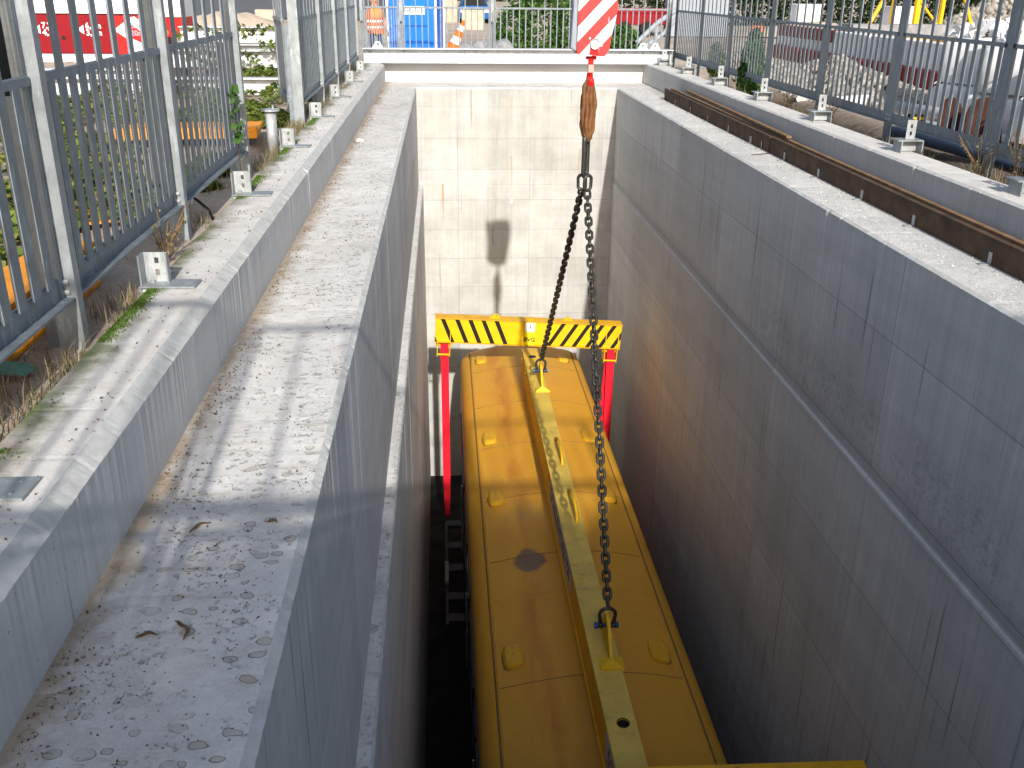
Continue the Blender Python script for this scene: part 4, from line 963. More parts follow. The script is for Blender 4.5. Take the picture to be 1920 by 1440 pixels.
# boulders
for i, (x, y, r, lab) in enumerate([(.72, 30.3, .30, 'grey boulder just right of the traffic cone'), (1.15, 30.6, .33, 'rounded grey boulder in the middle of the row behind the far beam'), (1.52, 30.2, .26, 'small grey boulder left of the green bush'), (1.85, 30.8, .34, 'grey boulder half under the green bush')]):
    me = bpy.data.meshes.new('boulder'); bm = bmesh.new(); bmesh.ops.create_icosphere(bm, subdivisions=3, radius=r)
    for v in bm.verts: v.co *= 1+.25*noise.noise(v.co*3+Vector((i*5, 0, 0))); v.co.z *= .9
    bm.to_mesh(me); bm.free(); me.materials.append(m_stone); [setattr(p, 'use_smooth', True) for p in me.polygons]
    o = bpy.data.objects.new('boulder', me); COL.objects.link(o); o.location = (x, y, -.3+r*.4); tag(o, lab, 'boulder', 'boulders behind the far beam')
# parked blue car far behind
t = empty('parked_car', (1.9, 58, -.36), 0, 'blue car parked far behind the pale stone block', 'car')
b = MB(); b.prism([(-.85, .25), (.85, .25), (.88, .7), (.8, .95), (-.8, .95), (-.88, .7)], 'y', 0, 4.2); b.prism([(-.8, .95), (.8, .95), (.6, 1.45), (-.6, 1.45)], 'y', 1.0, 3.8); b.build('body', m_dblue, t, bevel=.05)
b = MB(); b.add([(-.7, .98, .97), (.7, .98, .97), (.55, .99, 1.4), (-.55, .99, 1.4)], [(0, 1, 2, 3)]); b.build('windscreen', m_glass, t)
for x in (-.65, .65): b = MB(); b.box((x-.15, -.03, .6), (x+.15, 0, .75)); b.build('headlight', m_white, t)
b = MB(); b.box((-.35, -.03, .6), (.35, 0, .78)); b.build('grille', m_black, t); b = MB(); b.box((-.26, -.04, .40), (.26, -.03, .52)); b.build('number_plate', m_white, t)
for x in (-.8, .8):
    for y in (.8, 3.4): b = MB(); b.tube([(x-.1, y, .3), (x+.1, y, .3)], .3, 18); b.build('wheel', m_rub, t)
# red machine and grey frame behind the right end of the far beam
t = empty('red_trailer', (9.1, 45, -.36), .1, 'low dark red trailer behind the right end of the far beam', 'trailer')
b = MB(); b.box((-1.6, 0, .45), (2.2, 2.5, .95)); b.build('bed', m_redd, t, bevel=.02); b = MB(); b.box((-1.6, -.05, .95), (2.2, .0, 1.15)); b.build('side_board', m_redd, t)
for x in (-1, 0, 1.5): b = MB(); b.tube([(x, -.1, .3), (x, .25, .3)], .3, 16); b.build('wheel', m_rub, t)
t = empty('grey_frame', (6.3, 30, -.36), 0, 'folded grey steel frame leaning beside the far right fence post', 'steel frame')
b = MB(); b.tube([(-.5, 0, .45), (.1, .1, 1.0), (.7, .1, 1.4)], .07, 8); b.build('upper_arm', m_grey, t); b = MB(); b.tube([(-.3, 0, .3), (.3, .1, .7), (.7, .1, 1.15)], .06, 8); b.tube([(.0, 0, .1), (.1, 0, .9)], .05, 8); b.build('lower_arm', m_grey, t)

# person in an orange vest
def person():
    t = empty('person', (-1.64, 25.6, -.37), math.radians(170), 'person in an orange high-visibility vest and jeans standing behind the far beam', 'person')
    J = dict(pel=(0, 0, .95), wai=(0, .0, 1.1), che=(0, -.01, 1.33), nec=(0, 0, 1.50), hea=(0, -.02, 1.60), top=(0, -.01, 1.72),
             lh=(-.1, 0, .90), lk=(-.11, -.02, .5), la=(-.12, .02, .08), lt=(-.13, -.16, .04), rh=(.1, 0, .90), rk=(.13, -.03, .5), ra=(.15, .02, .08), rt=(.17, -.16, .04),
             ls=(-.19, 0, 1.44), le=(-.37, .04, 1.17), lw=(-.25, -.16, .98), lp=(-.2, -.22, .95), rs=(.19, 0, 1.44), re=(.27, .03, 1.16), rw=(.27, -.1, .93), rp=(.27, -.13, .87))
    Rr = dict(pel=.15, wai=.145, che=.165, nec=.06, hea=.095, top=.075, lh=.09, lk=.062, la=.045, lt=.035, rh=.09, rk=.062, ra=.045, rt=.035, ls=.065, le=.045, lw=.03, lp=.035, rs=.065, re=.045, rw=.03, rp=.035)
    E = [('pel', 'wai'), ('wai', 'che'), ('che', 'nec'), ('nec', 'hea'), ('hea', 'top'), ('pel', 'lh'), ('lh', 'lk'), ('lk', 'la'), ('la', 'lt'), ('pel', 'rh'), ('rh', 'rk'), ('rk', 'ra'), ('ra', 'rt'), ('che', 'ls'), ('ls', 'le'), ('le', 'lw'), ('lw', 'lp'), ('che', 'rs'), ('rs', 're'), ('re', 'rw'), ('rw', 'rp')]
    for s in 'lr':
        p = Vector(J[s+'p']); w0 = Vector(J[s+'w']); d = (p-w0).normalized(); sd_ = Vector((1, 0, 0)) if abs(d.x) < .7 else Vector((0, 1, 0)); sx = d.cross(sd_).normalized()
        for k in range(5):
            a = s+'f%d' % k; off = sd_*((k-2)*.018) if k else sd_*(-.05); ln = (.05, .085, .095, .09, .07)[k]
            J[a] = tuple(p+off+d*ln*.6); J[a+'b'] = tuple(p+off*1.05+d*ln+sx*.02); Rr[a] = .010; Rr[a+'b'] = .008; E += [(s+'p', a), (a, a+'b')]
    ks = list(J); me = bpy.data.meshes.new('body'); me.from_pydata([J[k] for k in ks], [(ks.index(a), ks.index(b_)) for a, b_ in E], [])
    o = bpy.data.objects.new('body', me); COL.objects.link(o); o.modifiers.new('s', 'SKIN'); me.update()
    for i, k in enumerate(ks): me.skin_vertices[0].data[i].radius = (Rr[k], Rr[k]*.8 if k in ('pel', 'wai', 'che') else Rr[k])
    me.skin_vertices[0].data[0].use_root = True
    o.modifiers.new('u', 'SUBSURF').levels = 2; 
    for m in o.modifiers:
        if m.type == 'SUBSURF': m.render_levels = 2
    dg = bpy.context.evaluated_depsgraph_get(); m2 = bpy.data.meshes.new_from_object(o.evaluated_get(dg)); bpy.data.objects.remove(o)
    o = bpy.data.objects.new('body', m2); COL.objects.link(o); o.parent = t; m2.materials.clear()
    for m in (m_skin, m_jeans, m_shirt, m_rub): m2.materials.append(m)
    for p in m2.polygons:
        c = p.center; p.use_smooth = True
        if c.z < .1: p.material_index = 3
        elif c.z < .99 and abs(c.x) < .21 and c.y > -.12: p.material_index = 1
        elif c.z > 1.49: p.material_index = 0
        elif abs(c.x) > .17 and c.z < 1.22: p.material_index = 0
        else: p.material_index = 2
    # vest: shell following the torso
    V = []; n = 24; lev = [(.86, .215, .165), (.95, .21, .16), (1.05, .2, .15), (1.15, .2, .15), (1.25, .21, .16), (1.35, .215, .16), (1.43, .2, .13), (1.49, .12, .09)]
    for z, a, c in lev:
        for i in range(n):
            g = 2*math.pi*i/n; V.append((a*math.cos(g), c*math.sin(g)-.005, z+.004*math.sin(5*g)))
    b = MB(); b.add(V, [(j*n+i, j*n+(i+1) % n, (j+1)*n+(i+1) % n, (j+1)*n+i) for j in range(len(lev)-1) for i in range(n)])
    for k, f in enumerate(b.f): b.mi[k] = 1 if (k//n) in (4, 5, 6) and 14 < k % n < 22 else 0
    v = b.build('vest', [m_orangeh, m_yelh], t, smooth=True)
    for z in (.99, 1.13):
        b = MB(); V = []
        for zz_ in (z, z+.05):
            for i in range(n): g = 2*math.pi*i/n; V.append((.211*math.cos(g), .161*math.sin(g)-.005, zz_))
        b.add(V, [(i, (i+1) % n, n+(i+1) % n, n+i) for i in range(n)]); b.build('reflective_band', m_refl, v)
    b = MB(); me = bpy.data.meshes.new('hair'); bm = bmesh.new(); bmesh.ops.create_icosphere(bm, subdivisions=2, radius=.105)
    bmesh.ops.delete(bm, geom=[q for q in bm.verts if q.co.z < -.02 and q.co.y < .03], context='VERTS')
    bm.to_mesh(me); bm.free(); me.materials.append(m_hair); o = bpy.data.objects.new('hair', me); COL.objects.link(o); o.location = (0, .01, 1.67); o.parent = t
    b = MB(); b.tube([(0, -.10, 1.655), (0, -.135, 1.62), (0, -.11, 1.61)], [.008, .014, .008], 6); b.build('nose', m_skin, t, smooth=True)
    for x in (-.032, .032): b = MB(); b.tube([(x, -.103, 1.66), (x, -.112, 1.66)], .009, 8); b.build('eye', m_black, t)
    for x in (-.1, .1): b = MB(); b.tube([(x-.008, .0, 1.63), (x+.008, .0, 1.63)], .025, 8); b.build('ear', m_skin, t, smooth=True)
    b = MB(); b.box((-.025, -.112, 1.585), (.025, -.10, 1.593)); b.build('mouth', m_redd, t)
    return t
pt = person(); pt.rotation_euler = (0, 0, math.radians(25))

# ------------------------------------------------------------------ behind the right fence
GZ = -.16
def bag(cx, cy, z, s, h, label, rz=0., open_top=False):
    t = empty('big_bag', (cx, cy, z), rz, label, 'bulk bag', 'white bulk bags behind the right fence')
    V = []; n, m = 32, 12
    for j in range(m+1):
        q = j/m
        for i in range(n):
            a = 2*math.pi*i/n; cx_, cy_ = math.cos(a), math.sin(a); sq = (abs(cx_)**6+abs(cy_)**6)**(-1/6)
            r_ = s/2*sq*(1+.07*math.sin(math.pi*q))*(1 if q < .93 else .86); r_ *= 1+.03*noise.noise(Vector((cx_*3, cy_*3, q*4+cx)))
            V.append((cx_*r_, cy_*r_, h*q+.03*noise.noise(Vector((cx_*4, cy_*4, cy)))*q))
    V.append((0, 0, h*1.0)); f = [(j*n+i, j*n+(i+1) % n, (j+1)*n+(i+1) % n, (j+1)*n+i) for j in range(m) for i in range(n)]+[(m*n+i, m*n+(i+1) % n, (m+1)*n) for i in range(n)]
    b = MB(); b.add(V, f); b.build('sack', m_bag, t, smooth=True)
    for a in range(4):
        x = s/2*.9*(1 if a in (0, 1) else -1); y = s/2*.9*(1 if a in (1, 2) else -1)
        b = MB(); b.tube([(x, y, h*.98), (x*.85, y*.85, h*1.14), (x*.6, y*.9, h*1.12), (x*.6, y*.9, h*.98)], .022, 6, flat=.4); b.build('loop', m_bag, t)
    if open_top:
        pts = []
        for k in range(70):
            a = 2*math.pi*rng.random(); r_ = s/2*rng.random(); pts.append((math.cos(a)*r_, math.sin(a)*r_, h+.03+.12*rng.random()))
        leaves('crumpled_film', pts, .28, m_bag, droop=1.2, parent=t)
    return t
bag(7.78, 14.0, GZ, 1.0, .52, 'white bulk bag, lower left of the group, shaded side towards the trench', .5)
bag(7.62, 12.75, GZ, 1.0, .52, 'white bulk bag, lower right of the group behind the rusty plates', .42)
bag(7.85, 14.0, GZ+.54, 1.02, .62, 'upper white bulk bag on the left, with crumpled film on top', .45, True)
bag(7.7, 12.6, GZ+.54, 1.05, .60, 'upper white bulk bag beside the last visible fence post', .5, True)
lb = bag(7.3, 10.9, GZ, 1.0, .62, 'white bulk bag with black lettering at the right picture edge', .4)
text('ecc', .34, (-.30, -.56, .36), (math.pi/2, 0, 0), m_black, lb, sx=1.1); bag(7.5, 10.95, GZ+.64, 1.0, .60, 'upper white bulk bag at the right picture edge', .0)
# rusty plates, pipes
for i, (x, y, r, lab) in enumerate([(6.55, 12.25, .22, 'left rusty brown round-topped steel sheet leaning behind the right fence'), (6.72, 11.8, .27, 'right taller rusty brown steel sheet leaning behind the right fence')]):
    p = plate([(-.24, 0), (.24, 0), (.24, .3)]+[(.24*math.cos(a), .3+r*math.sin(a)) for a in np.linspace(.2, math.pi-.2, 8)]+[(-.24, .3)], [], .02, lambda a, c, d: (a, d, c)); o = p.build('rusty_sheet', m_rust)
    o.location = (x, y, GZ); o.rotation_euler = (-.2, 0, .5-.5*i); tag(o, lab, 'steel sheet', 'rusty sheets')
def pipe(a, b_, r, mat, label): 
    m = MB(); m.tube([a, b_], r, 18); o = m.build('pipe', mat, smooth=False); tag(o, label, 'pipe', 'pipes behind the right fence'); [setattr(p, 'use_smooth', len(p.vertices) == 4) for p in o.data.polygons]; return o
pipe((6.6, 14.3, .02), (7.6, 11.6, .02), .085, m_pipe, 'pale pipe lying in front of the white bulk bags')
pipe((6.45, 14.1, -.12), (7.2, 11.2, -.12), .07, m_pipe, 'second pale pipe lying lower in front of the bulk bags')
pipe((6.2, 15.6, -.08), (7.9, 16.4, -.08), .10, m_pipe, 'pale pipe pointing away beside the rubble')
pipe((6.1, 16.6, -.1), (7.6, 18.3, -.1), .09, m_pipe, 'thin pale pipe lying behind the rubble')
pipe((5.85, 12.6, -.10), (6.25, 8.0, -.10), .07, m_pipeb, 'blue pipe lying along the foot of the right fence')
pipe((6.5, 10.8, -.08), (6.9, 7.8, -.08), .09, m_rust, 'rusty pipe beside the blue pipe')
o = MB(); o.box((-.1, -.06, 0), (.1, .06, .09)); o.box((-.08, -.065, .02), (.08, -.06, .06), 1); o = o.build('tape_roll_box', [m_black, m_mastyel]); o.location = (6.35, 12.9, -.02); tag(o, 'small black and yellow box on the pale pipe', 'box')
# red and white barriers
for i in range(5):
    y = 17.6+i*2.02; t = empty('road_barrier', (9.4+.02*(i % 2), y, GZ), 0, f'red and white plastic road barrier, {ordn[i]} of the row behind the right fence', 'road barrier', 'red and white road barriers')
    b = MB(); b.box((-.2, 0, 0), (.2, 1.98, .36)); b.build('red_base', m_redd, t, bevel=.02)
    b = MB(); b.box((-.12, .02, .36), (.12, 1.96, .86)); b.build('white_panel', m_white, t, bevel=.02)
    if i > 2: b = MB(); b.box((-.125, .02, .6), (.125, 1.96, .863)); b.build('red_panel', m_redd, t)
    for k in range(6): b = MB(); b.box((-.124, .1+.33*k, .40), (-.12, .11+.33*k, .84)); b.build('joint', m_grey, t)
# cobble heap and rubble (too many to count)
def heap_stones(name, boxes, label, cat, mat, smin, smax, n):
    ico = bmesh.new(); bmesh.ops.create_icosphere(ico, subdivisions=1, radius=1); iv = np.array([v.co[:] for v in ico.verts]); fi = np.array([[v.index for v in f.verts] for f in ico.faces]); ico.free()
    VV = []; FF = []; k = 0
    for (cx, cy, rx, ry, h) in boxes:
        for _ in range(n):
            a = rng.uniform(0, 6.28); q = math.sqrt(rng.random()); x = cx+rx*q*math.cos(a); y = cy+ry*q*math.sin(a); z = GZ+h*(1-q)*rng.uniform(.7, 1.05)
            s = rng.uniform(smin, smax, 3); Rm = np.array(Matrix.Rotation(rng.uniform(0, 6), 3, Vector(rng.normal(size=3)).normalized()))
            jj = 1+rng.uniform(-.2, .2, (len(iv), 1)); VV.append((iv*jj*s)@Rm.T+[x, y, z]); FF.append(fi+k); k += len(iv)
    o = fastmesh(name, np.concatenate(VV), np.concatenate(FF), mat); tag(o, label, cat, kind='stuff'); return o
m_cob = leafmat('cobbles', [(.42, .40, .36), (.30, .28, .25), (.5, .46, .4), (.22, .2, .18)])
heap_stones('cobble_heap', [(7.4, 17.2, 1.3, 1.9, .45), (8.2, 20.5, 1.0, 2.2, .5), (7.0, 20.5, .9, 2.0, .3), (7.3, 24, 1.2, 2.5, .35)], 'heap of grey cobbles behind the right fence', 'cobbles', m_cob, .04, .1, 900)
heap_stones('rubble_heap', [(24, 42, 3.5, 2, 1.8), (31, 45, 4, 2.5, 2.2), (19, 36, 2, 1.5, .5)], 'grey rubble heaps around the yellow mast', 'rubble', m_cob, .1, .28, 700)
# yellow lattice mast
t = empty('lattice_mast', (19.5, 40, GZ-.1), .3, 'yellow lattice mast foot beyond the right fence', 'crane mast')
for (x, y) in ((-.65, 0), (.65, 0), (-.65, 1.3), (.65, 1.3)): b = MB(); b.box((x-.07, y-.07, 0), (x+.07, y+.07, 6)); b.build('mast_leg', m_mastyel, t)
for k in range(5):
    z = .5+k*1.1
    b = MB(); s = 1 if k % 2 else -1; b.tube([(-.65*s, 0, z), (.65*s, 0, z+1.1)], .05, 6); b.build('brace', m_mastyel, t)
for (x0, x1) in ((-.9, -3.2), (.9, 2.6)): b = MB(); b.tube([(x0*.8, 0, 4.2), (x1, 0, .1)] if x0 < 0 else [(x0*.8, 0, 3.4), (x1, 0, .1)], .08, 6); b.build('stay', m_mastyel, t)
b = MB(); b.box((-1.3, -.5, 0), (1.3, 1.8, .35)); b.build('base_block', m_stone, t)
# planks, boards, misc pieces
for i, (loc, s, rz, mat, lab, cat) in enumerate([
    ((17.5, 33, GZ-.1), (7.0, .6, .45), .12, m_board, 'stack of pale orange boards beyond the road barriers', 'boards'),
    ((13.2, 31, GZ-.1), (3.6, 1.2, .28), .1, m_board, 'low stack of weathered boards left of the orange board stack', 'boards'),
    ((15.8, 30.5, GZ-.1), (1.0, .8, .5), .2, m_mastyel, 'small yellow crate beside the board stacks', 'crate'),
    ((19.0, 36, GZ-.1), (9.0, 1.0, .75), .05, m_stone, 'long grey concrete slab below the mast', 'concrete slab'),
    ((10.35, 33, GZ-.2), (.34, .3, .85), .0, m_orangeh, 'narrow orange board standing behind the right fence', 'board'),
    ((11.3, 45, GZ-.2), (2.6, 1.2, 2.4), .0, m_grey, 'blue-grey site cabinet behind the far right corner', 'cabinet'),
    ((17.0, 47, GZ-.2), (1.3, .8, 1.3), .1, m_white, 'small white container among the bushes', 'container'),
    ((23.0, 50, GZ-.2), (1.5, .8, 1.2), .1, m_white, 'white box in front of the dark hedge', 'container')]):
    o = MB(); o.box((-s[0]/2, -s[1]/2, 0), (s[0]/2, s[1]/2, s[2]))
    if cat == 'boards':
        o = MB(); nn = 4
        for k in range(nn): d = rng.uniform(-.1, .1); o.box((-s[0]/2+d, -s[1]/2, s[2]*k/nn), (s[0]/2+d, s[1]/2, s[2]*(k+.85)/nn))
    if cat in ('cabinet', 'container', 'crate'): o.box((-s[0]/2-.03, -s[1]/2-.03, s[2]), (s[0]/2+.03, s[1]/2+.03, s[2]+.05)); o.box((-s[0]*.4, -s[1]/2-.02, s[2]*.1), (s[0]*.4, -s[1]/2-.002, s[2]*.9))
    o = o.build(cat.replace(' ', '_'), mat, bevel=.01); o.location = loc; o.rotation_euler = (0, 0, rz); tag(o, lab, cat)
mound('sand_heap', 17.2, 46, 4.0, 2.0, .8, m_tan, 'pale pink sand heap behind the right fence', 'sand heap')
mound('soil_heap', 11.5, 20.5, 2.2, 3.5, .5, m_tan, 'low tan soil bank behind the road barriers', 'soil heap')

# ------------------------------------------------------------------ vegetation
def cloud(n, c, r, shell=.55):
    d = rng.normal(size=(n, 3)); d /= np.linalg.norm(d, axis=1)[:, None]; q = rng.uniform(shell, 1, n)[:, None]**.6
    p = np.array(c)+d*q*np.array(r); return p
def shrub(name, loc, lumps, n, size, mat, label, cat, group=None, stems=True):
    t = empty(name, loc, 0, label, cat, group)
    P_ = np.concatenate([cloud(n, c, r) for c, r in lumps]); P_ = P_[P_[:, 2] > -.05]
    leaves('foliage', P_, size, mat, droop=1.0, parent=t)
    if stems:
        b = MB()
        for c, r in lumps: b.tube([(c[0]*.3, c[1]*.3, -.05), (c[0]*.7, c[1]*.7, c[2]*.5), c], [.025, .018, .008], 5)
        b.build('stem', m_wood, t)
    return t
shrub('green_bush', (3.4, 32.2, -.36), [((-1.1, 0, .7), (.6, .5, .8)), ((-.2, .1, .9), (.8, .6, 1.1)), ((.7, 0, .7), (.7, .6, .9)), ((1.6, 0, .45), (.8, .5, .55)), ((0, .4, 1.9), (1.4, .7, .9)), ((-1.5, -.2, .35), (.35, .3, .4)), ((2.3, .1, .4), (.7, .4, .45))], 1500, .13, m_bush, 'dense green bush behind the far fence left of the hook block', 'bush')
shrub('leafy_weed', (5.72, 18.3, -.15), [((0, 0, .45), (.22, .35, .45)), ((.1, .3, .75), (.14, .2, .35)), ((-.1, -.2, .3), (.2, .3, .25)), ((-.25, -.7, .12), (.16, .4, .14))], 700, .10, m_bush, 'leafy green weed growing through the right fence', 'weed')
shrub('leafy_weed', (5.75, 20.9, -.15), [((0, 0, .35), (.16, .3, .4)), ((-.05, -.5, .15), (.15, .35, .18))], 460, .10, m_ivy, 'yellow-green weed at the far part of the right fence', 'weed')
shrub('hedge', (24, 60, -.4), [((x, random.uniform(-.3, .3), 1.4+random.uniform(-.3, .3)), (1.7, 1.2, 1.9)) for x in np.linspace(-12, 13, 15)], 1100, .26, m_hedge, 'long dark hedge across the right background', 'hedge', stems=False)
shrub('hedge', (-16, 150, -.4), [((x, 0, 2.2), (7, 2, 3)) for x in np.linspace(-60, 60, 16)], 500, .9, m_hedge, 'far dark line of bushes beyond the road', 'hedge', stems=False)
# ivy carpets behind the left fence: leaves sitting on a lumpy mass
def carpet(name, poly_pts, n, size, mat, label, cat, hmax, parent=None):
    P_ = []
    for (cx, cy, rx, ry, h) in poly_pts:
        a = rng.uniform(0, 6.283, n); q = np.sqrt(rng.random(n)); x = cx+rx*q*np.cos(a); y = cy+ry*q*np.sin(a)
        for xi, yi, qi in zip(x, y, q):
            nn = noise.noise(Vector((xi*1.5, yi*1.5, 4)))
            if nn < -.18: continue
            P_.append((xi, yi, gh(xi, yi)+.02+max(0, h*(1-qi*qi)*(.55+.8*nn))*random.uniform(.5, 1)))
    o = leaves(name, P_, size, mat, droop=.8); tag(o, label, cat, kind='stuff'); return o
carpet('ivy', [(-3.3, 7.2, 1.15, 2.2, .5), (-4.6, 9.5, 1.6, 2.6, .5), (-2.2, 9.3, .3, .7, .25), (-2.6, 13.2, .6, .8, .45), (-6.2, 8, 1.6, 3, .45), (-3.2, 4.8, .7, 1.8, .22), (-5.5, 13.5, 2.5, 1.6, .45)], 5200, .095, m_ivy, 'ivy and low weeds covering the ground behind the left fence', 'ivy', .4)
carpet('ivy', [(-2.9, 15.6, .9, 1.0, .4), (-3.4, 18.6, .9, .5, .5), (-4.6, 16.4, 1.2, .5, .45), (-3.9, 21.2, 1.0, .5, .55)], 1500, .085, m_ivy, 'ivy creeping over the stored white beams', 'ivy', .5)
t = empty('tree', (1.5, -11.2, -.1), 0, 'unseen leafy tree added behind the camera to cast shade', 'tree')  # added tree, placed and thickened for the blotchy shade it throws
P_ = np.concatenate([cloud(int(n_*2.9), c, r, .1) for n_, c, r in [(520, (-3.6, 0, 5.6), (1.5, 1.2, 1.6)), (600, (-1.6, .2, 5.9), (1.7, 1.3, 1.5)), (700, (.4, 0, 5.7), (1.6, 1.2, 1.8)), (520, (2.4, .2, 5.5), (1.5, 1.2, 1.6)), (420, (4.0, 0, 5.3), (1.2, 1.2, 1.7)), (700, (-1, 0, 3.6), (2.8, 1.4, 1.2)), (500, (2.0, 0, 3.6), (2.3, 1.3, 1.1))]])
leaves('crown', P_, .28, m_bush, droop=1.2, parent=t)
b = MB(); b.tube([(0, 0, 0), (.05, 0, 1.5), (0, .1, 3.2), (-.1, 0, 4.6)], [.22, .18, .14, .06], 10)
for k_ in range(7): b.tube([(0, 0, 2+k_*.3), ((k_-3)*.5, .2*(-1)**k_, 3.8+.1*k_), ((k_-3)*1.1, .3*(-1)**k_, 5.6)], [.09, .06, .02], 6)
b.build('trunk', m_wood, t)
# trailing ivy shoots across the beams and on the fence
t = empty('ivy_shoot', (-3.6, 19.6, .2), 0, 'ivy shoots trailing across the middle white beam', 'ivy')
P_ = []; b = MB()
for k in range(12):
    x0, z0 = random.uniform(-.9, .5), random.uniform(-.2, .62); pth = []
    for q in range(14):
        x = x0+q*.07*(1 if k % 2 else -1); z = z0+.08*math.sin(q*.7+k); pth.append((x, -.05, z)); 
        for _ in range(4): P_.append((x+random.uniform(-.06, .06), random.uniform(-.1, 0), z+random.uniform(-.06, .06)))
    b.tube(pth, .006, 4)
b.build('stem', m_wood, t); leaves('foliage', P_, .10, m_ivy, droop=1.1, parent=t)
t = empty('ivy_sprig', (-1.80, 8.75, .45), 0, 'green ivy sprig clinging to the left fence before the gap', 'ivy')
leaves('foliage', cloud(26, (0, 0, .1), (.05, .10, .28), .2), .10, m_bush, droop=1.2, parent=t); b = MB(); b.tube([(0, 0, -.5), (.0, .02, -.1), (0, 0, .35)], .005, 4); b.build('stem', m_wood, t)
# dry grass along the kerbs, moss on the left kerb
P_ = []
for _ in range(5200):
    y = random.uniform(2.2, 22.5); x = XLO-.03-abs(random.gauss(0, .16)); P_.append((x, y, gh(x, y)-.01)) if noise.noise(Vector((x*2, y*1.3, 8))) > .0 else None
tag(blades('dry_grass', P_, .13, .0035, m_dry, lean=1.0), 'dry grass growing along the outside of the left kerb', 'grass', kind='stuff')
P_ = []
for _ in range(3600):
    y = random.uniform(5, 22.5); x = XRO+.02+abs(random.gauss(0, .25)); P_.append((x, y, gh(x, y)-.01)) if noise.noise(Vector((x*2, y*1.1, 18))) > .0 else None
tag(blades('dry_grass', P_, .22, .004, m_dry, lean=1.0), 'dry weeds growing along the outside of the right kerb', 'grass', kind='stuff')
P_ = []
for _ in range(24000):
    y = random.uniform(3.2, 13); x = XLO+abs(random.gauss(0, .035))+.0
    if noise.noise(Vector((1, y*.9, 30))) > .02 and x < -1.5: P_.append((x, y, -.004))
tag(blades('moss', P_, .014, .004, m_moss, lean=.8), 'green moss growing along the outer edge of the left kerb', 'moss', kind='stuff')
# tall weeds
for i, (x, y, h, lab) in enumerate([(5.3, 13.3, .35, 'dry upright weed by the right kerb between two box brackets'), (5.28, 9.2, .4, 'dry wiry weed near the right picture edge'), (5.3, 8.6, .5, 'tangled dry weed at the last fence post on the right'), (5.25, 14.9, .3, 'small brown weed beside the right kerb'), (-1.82, 6.25, .42, 'feathery dry weed at the foot of a left fence post')]):
    t = empty('dry_weed', (x, y, -.15), 0, lab, 'weed'); b = MB(); P_ = []
    for k in range(12):
        a = random.uniform(0, 6.28); r_ = random.uniform(.05, .25); pth = [(0, 0, 0), (math.cos(a)*r_*.4, math.sin(a)*r_*.4, h*.5), (math.cos(a)*r_, math.sin(a)*r_*1.4, h*random.uniform(.7, 1.2))]
        b.tube(pth, .004, 4); 
        for q in range(9): s = random.random(); P_.append((pth[2][0]*s+random.uniform(-.02, .02), pth[2][1]*s+random.uniform(-.02, .02), pth[2][2]*s))
    b.build('stem', m_woodt, t); leaves('seed_heads', P_, .03, m_dry, droop=1.2, parent=t)['kind'] = 'stuff'
# green scrap of plastic, litter
p = [(0, 0), (.2, -.02), (.28, .06), (.24, .14), (.08, .16), (-.04, .08)]
o = MB(); o.prism(p, 'z', 0, .012); o = o.build('plastic_scrap', m_tarp); o.scale = (.6, .6, .6); o.location = (-2.03, 4.15, -.03); o.rotation_euler = (.3, .2, .4); tag(o, 'torn green plastic scrap in the dry grass at the left picture edge', 'scrap')
o = MB(); o.prism([(0, 0), (.13, 0), (.09, .13), (.04, .14)], 'y', 0, .03); o = o.build('wooden_wedge', m_orange); o.location = (4.585, 7.15, -.215); o.rotation_euler = (0, 0, .3); tag(o, 'small orange wedge on the nearer timber against the right kerb', 'wedge')
o = MB(); o.box((-.05, -.025, 0), (.05, .025, .02)); o.box((-.03, -.02, .02), (.02, .02, .035)); o = o.build('crumpled_foil', m_white); o.location = (-1.17, 13.9, ZL+.003); tag(o, 'small white scrap on the left ledge far down', 'scrap')
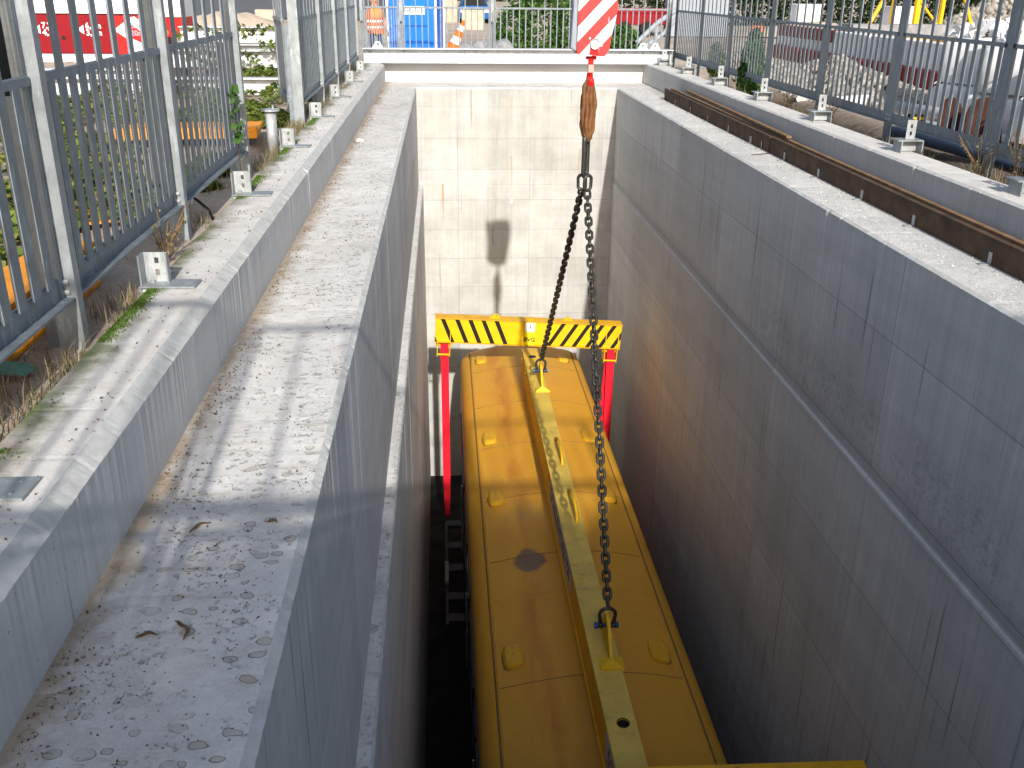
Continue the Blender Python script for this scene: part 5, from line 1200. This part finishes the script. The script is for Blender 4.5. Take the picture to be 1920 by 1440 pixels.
def debris(name, gen, n, smin, smax, mat, label):
    V = np.zeros((n, 4, 3)); 
    for i in range(n):
        x, y, z = gen(); a = random.uniform(0, 3.14); L = random.uniform(smin, smax); w_ = L*random.uniform(.15, .5); c, s = math.cos(a), math.sin(a); hh = random.uniform(.002, .008)
        V[i, 0] = (x-c*L, y-s*L, z); V[i, 1] = (x+s*w_, y-c*w_, z+hh); V[i, 2] = (x+c*L, y+s*L, z+.001); V[i, 3] = (x-s*w_*.3, y+c*w_*.3, z+hh*1.6)
    ix = np.arange(n)[:, None]*4
    f = np.concatenate([ix+np.array([0, 1, 3]), ix+np.array([1, 2, 3]), ix+np.array([0, 3, 2])], 0)
    o = fastmesh(name, V.reshape(-1, 3), f, mat); tag(o, label, 'litter', kind='stuff'); return o
def gl():
    while True:
        y = random.uniform(2, 22); x = XLK+.02+(abs(random.gauss(0, .09)) if random.random() < .5 else random.uniform(0, .66))
        if x < XLI-.06 and (noise.noise(Vector((x*3, y*1.6, 2))) > .02 or random.random() < .15): return x, y, ZL+.002
debris('plant_litter', gl, 2200, .003, .009, m_wood_bit, 'brown plant litter strewn on the left ledge')
def gr_():
    y = random.uniform(5, 22); return XRI+.06+random.uniform(0, .45), y, ZL+.003
debris('concrete_crumbs', gr_, 2600, .004, .012, m_cham, 'pale crumbs on the right ledge')
def gk():
    y = random.uniform(2, 22); return XLO+.02+random.random()*.3, y, .002
debris('kerb_litter', gk, 700, .003, .01, m_wood_bit, 'specks of litter on the left kerb')
for i, (x, y, L, rz, lab) in enumerate([(-.92, 2.75, .06, -1.0, 'curled pale wood chip on the left ledge, nearest the camera'), (-1.02, 2.72, .035, .3, 'reddish wood chip beside the curled one on the left ledge'), (-1.0, 3.42, .05, .9, 'curved brown bark strip on the left ledge'), (-.72, 3.45, .02, 0, 'small orange leaf on the left ledge')]):
    b = MB(); b.tube([(L*u, L*.35*(1-u*u)+L*.1*math.sin(u*5), .005+.006*(1-u*u)) for u in np.linspace(-1, 1, 9)], [.002, .005, .007, .008, .0085, .008, .006, .005, .002], 6, flat=.6); o = b.build('wood_chip', m_wood_bit, smooth=True); o.location = (x, y, ZL+.002); o.rotation_euler = (0, 0, rz); tag(o, lab, 'wood chip', 'chips on the left ledge')
o = MB(); o.tube([(0, 0, 0), (.42, .2, .002)], .005, 5); o = o.build('thin_rod', m_rust); o.location = (4.05, 12.6, ZL+.008); tag(o, 'thin rusty wire lying on the right ledge', 'wire')

o = MB(); o.box((0, 0, 0), (.05, -.006, .09)); o = o.build('paper_note', m_white); o.location = (1.50, YL-.001, -2.95); tag(o, 'tiny white note stuck on the far shaft wall', 'note')
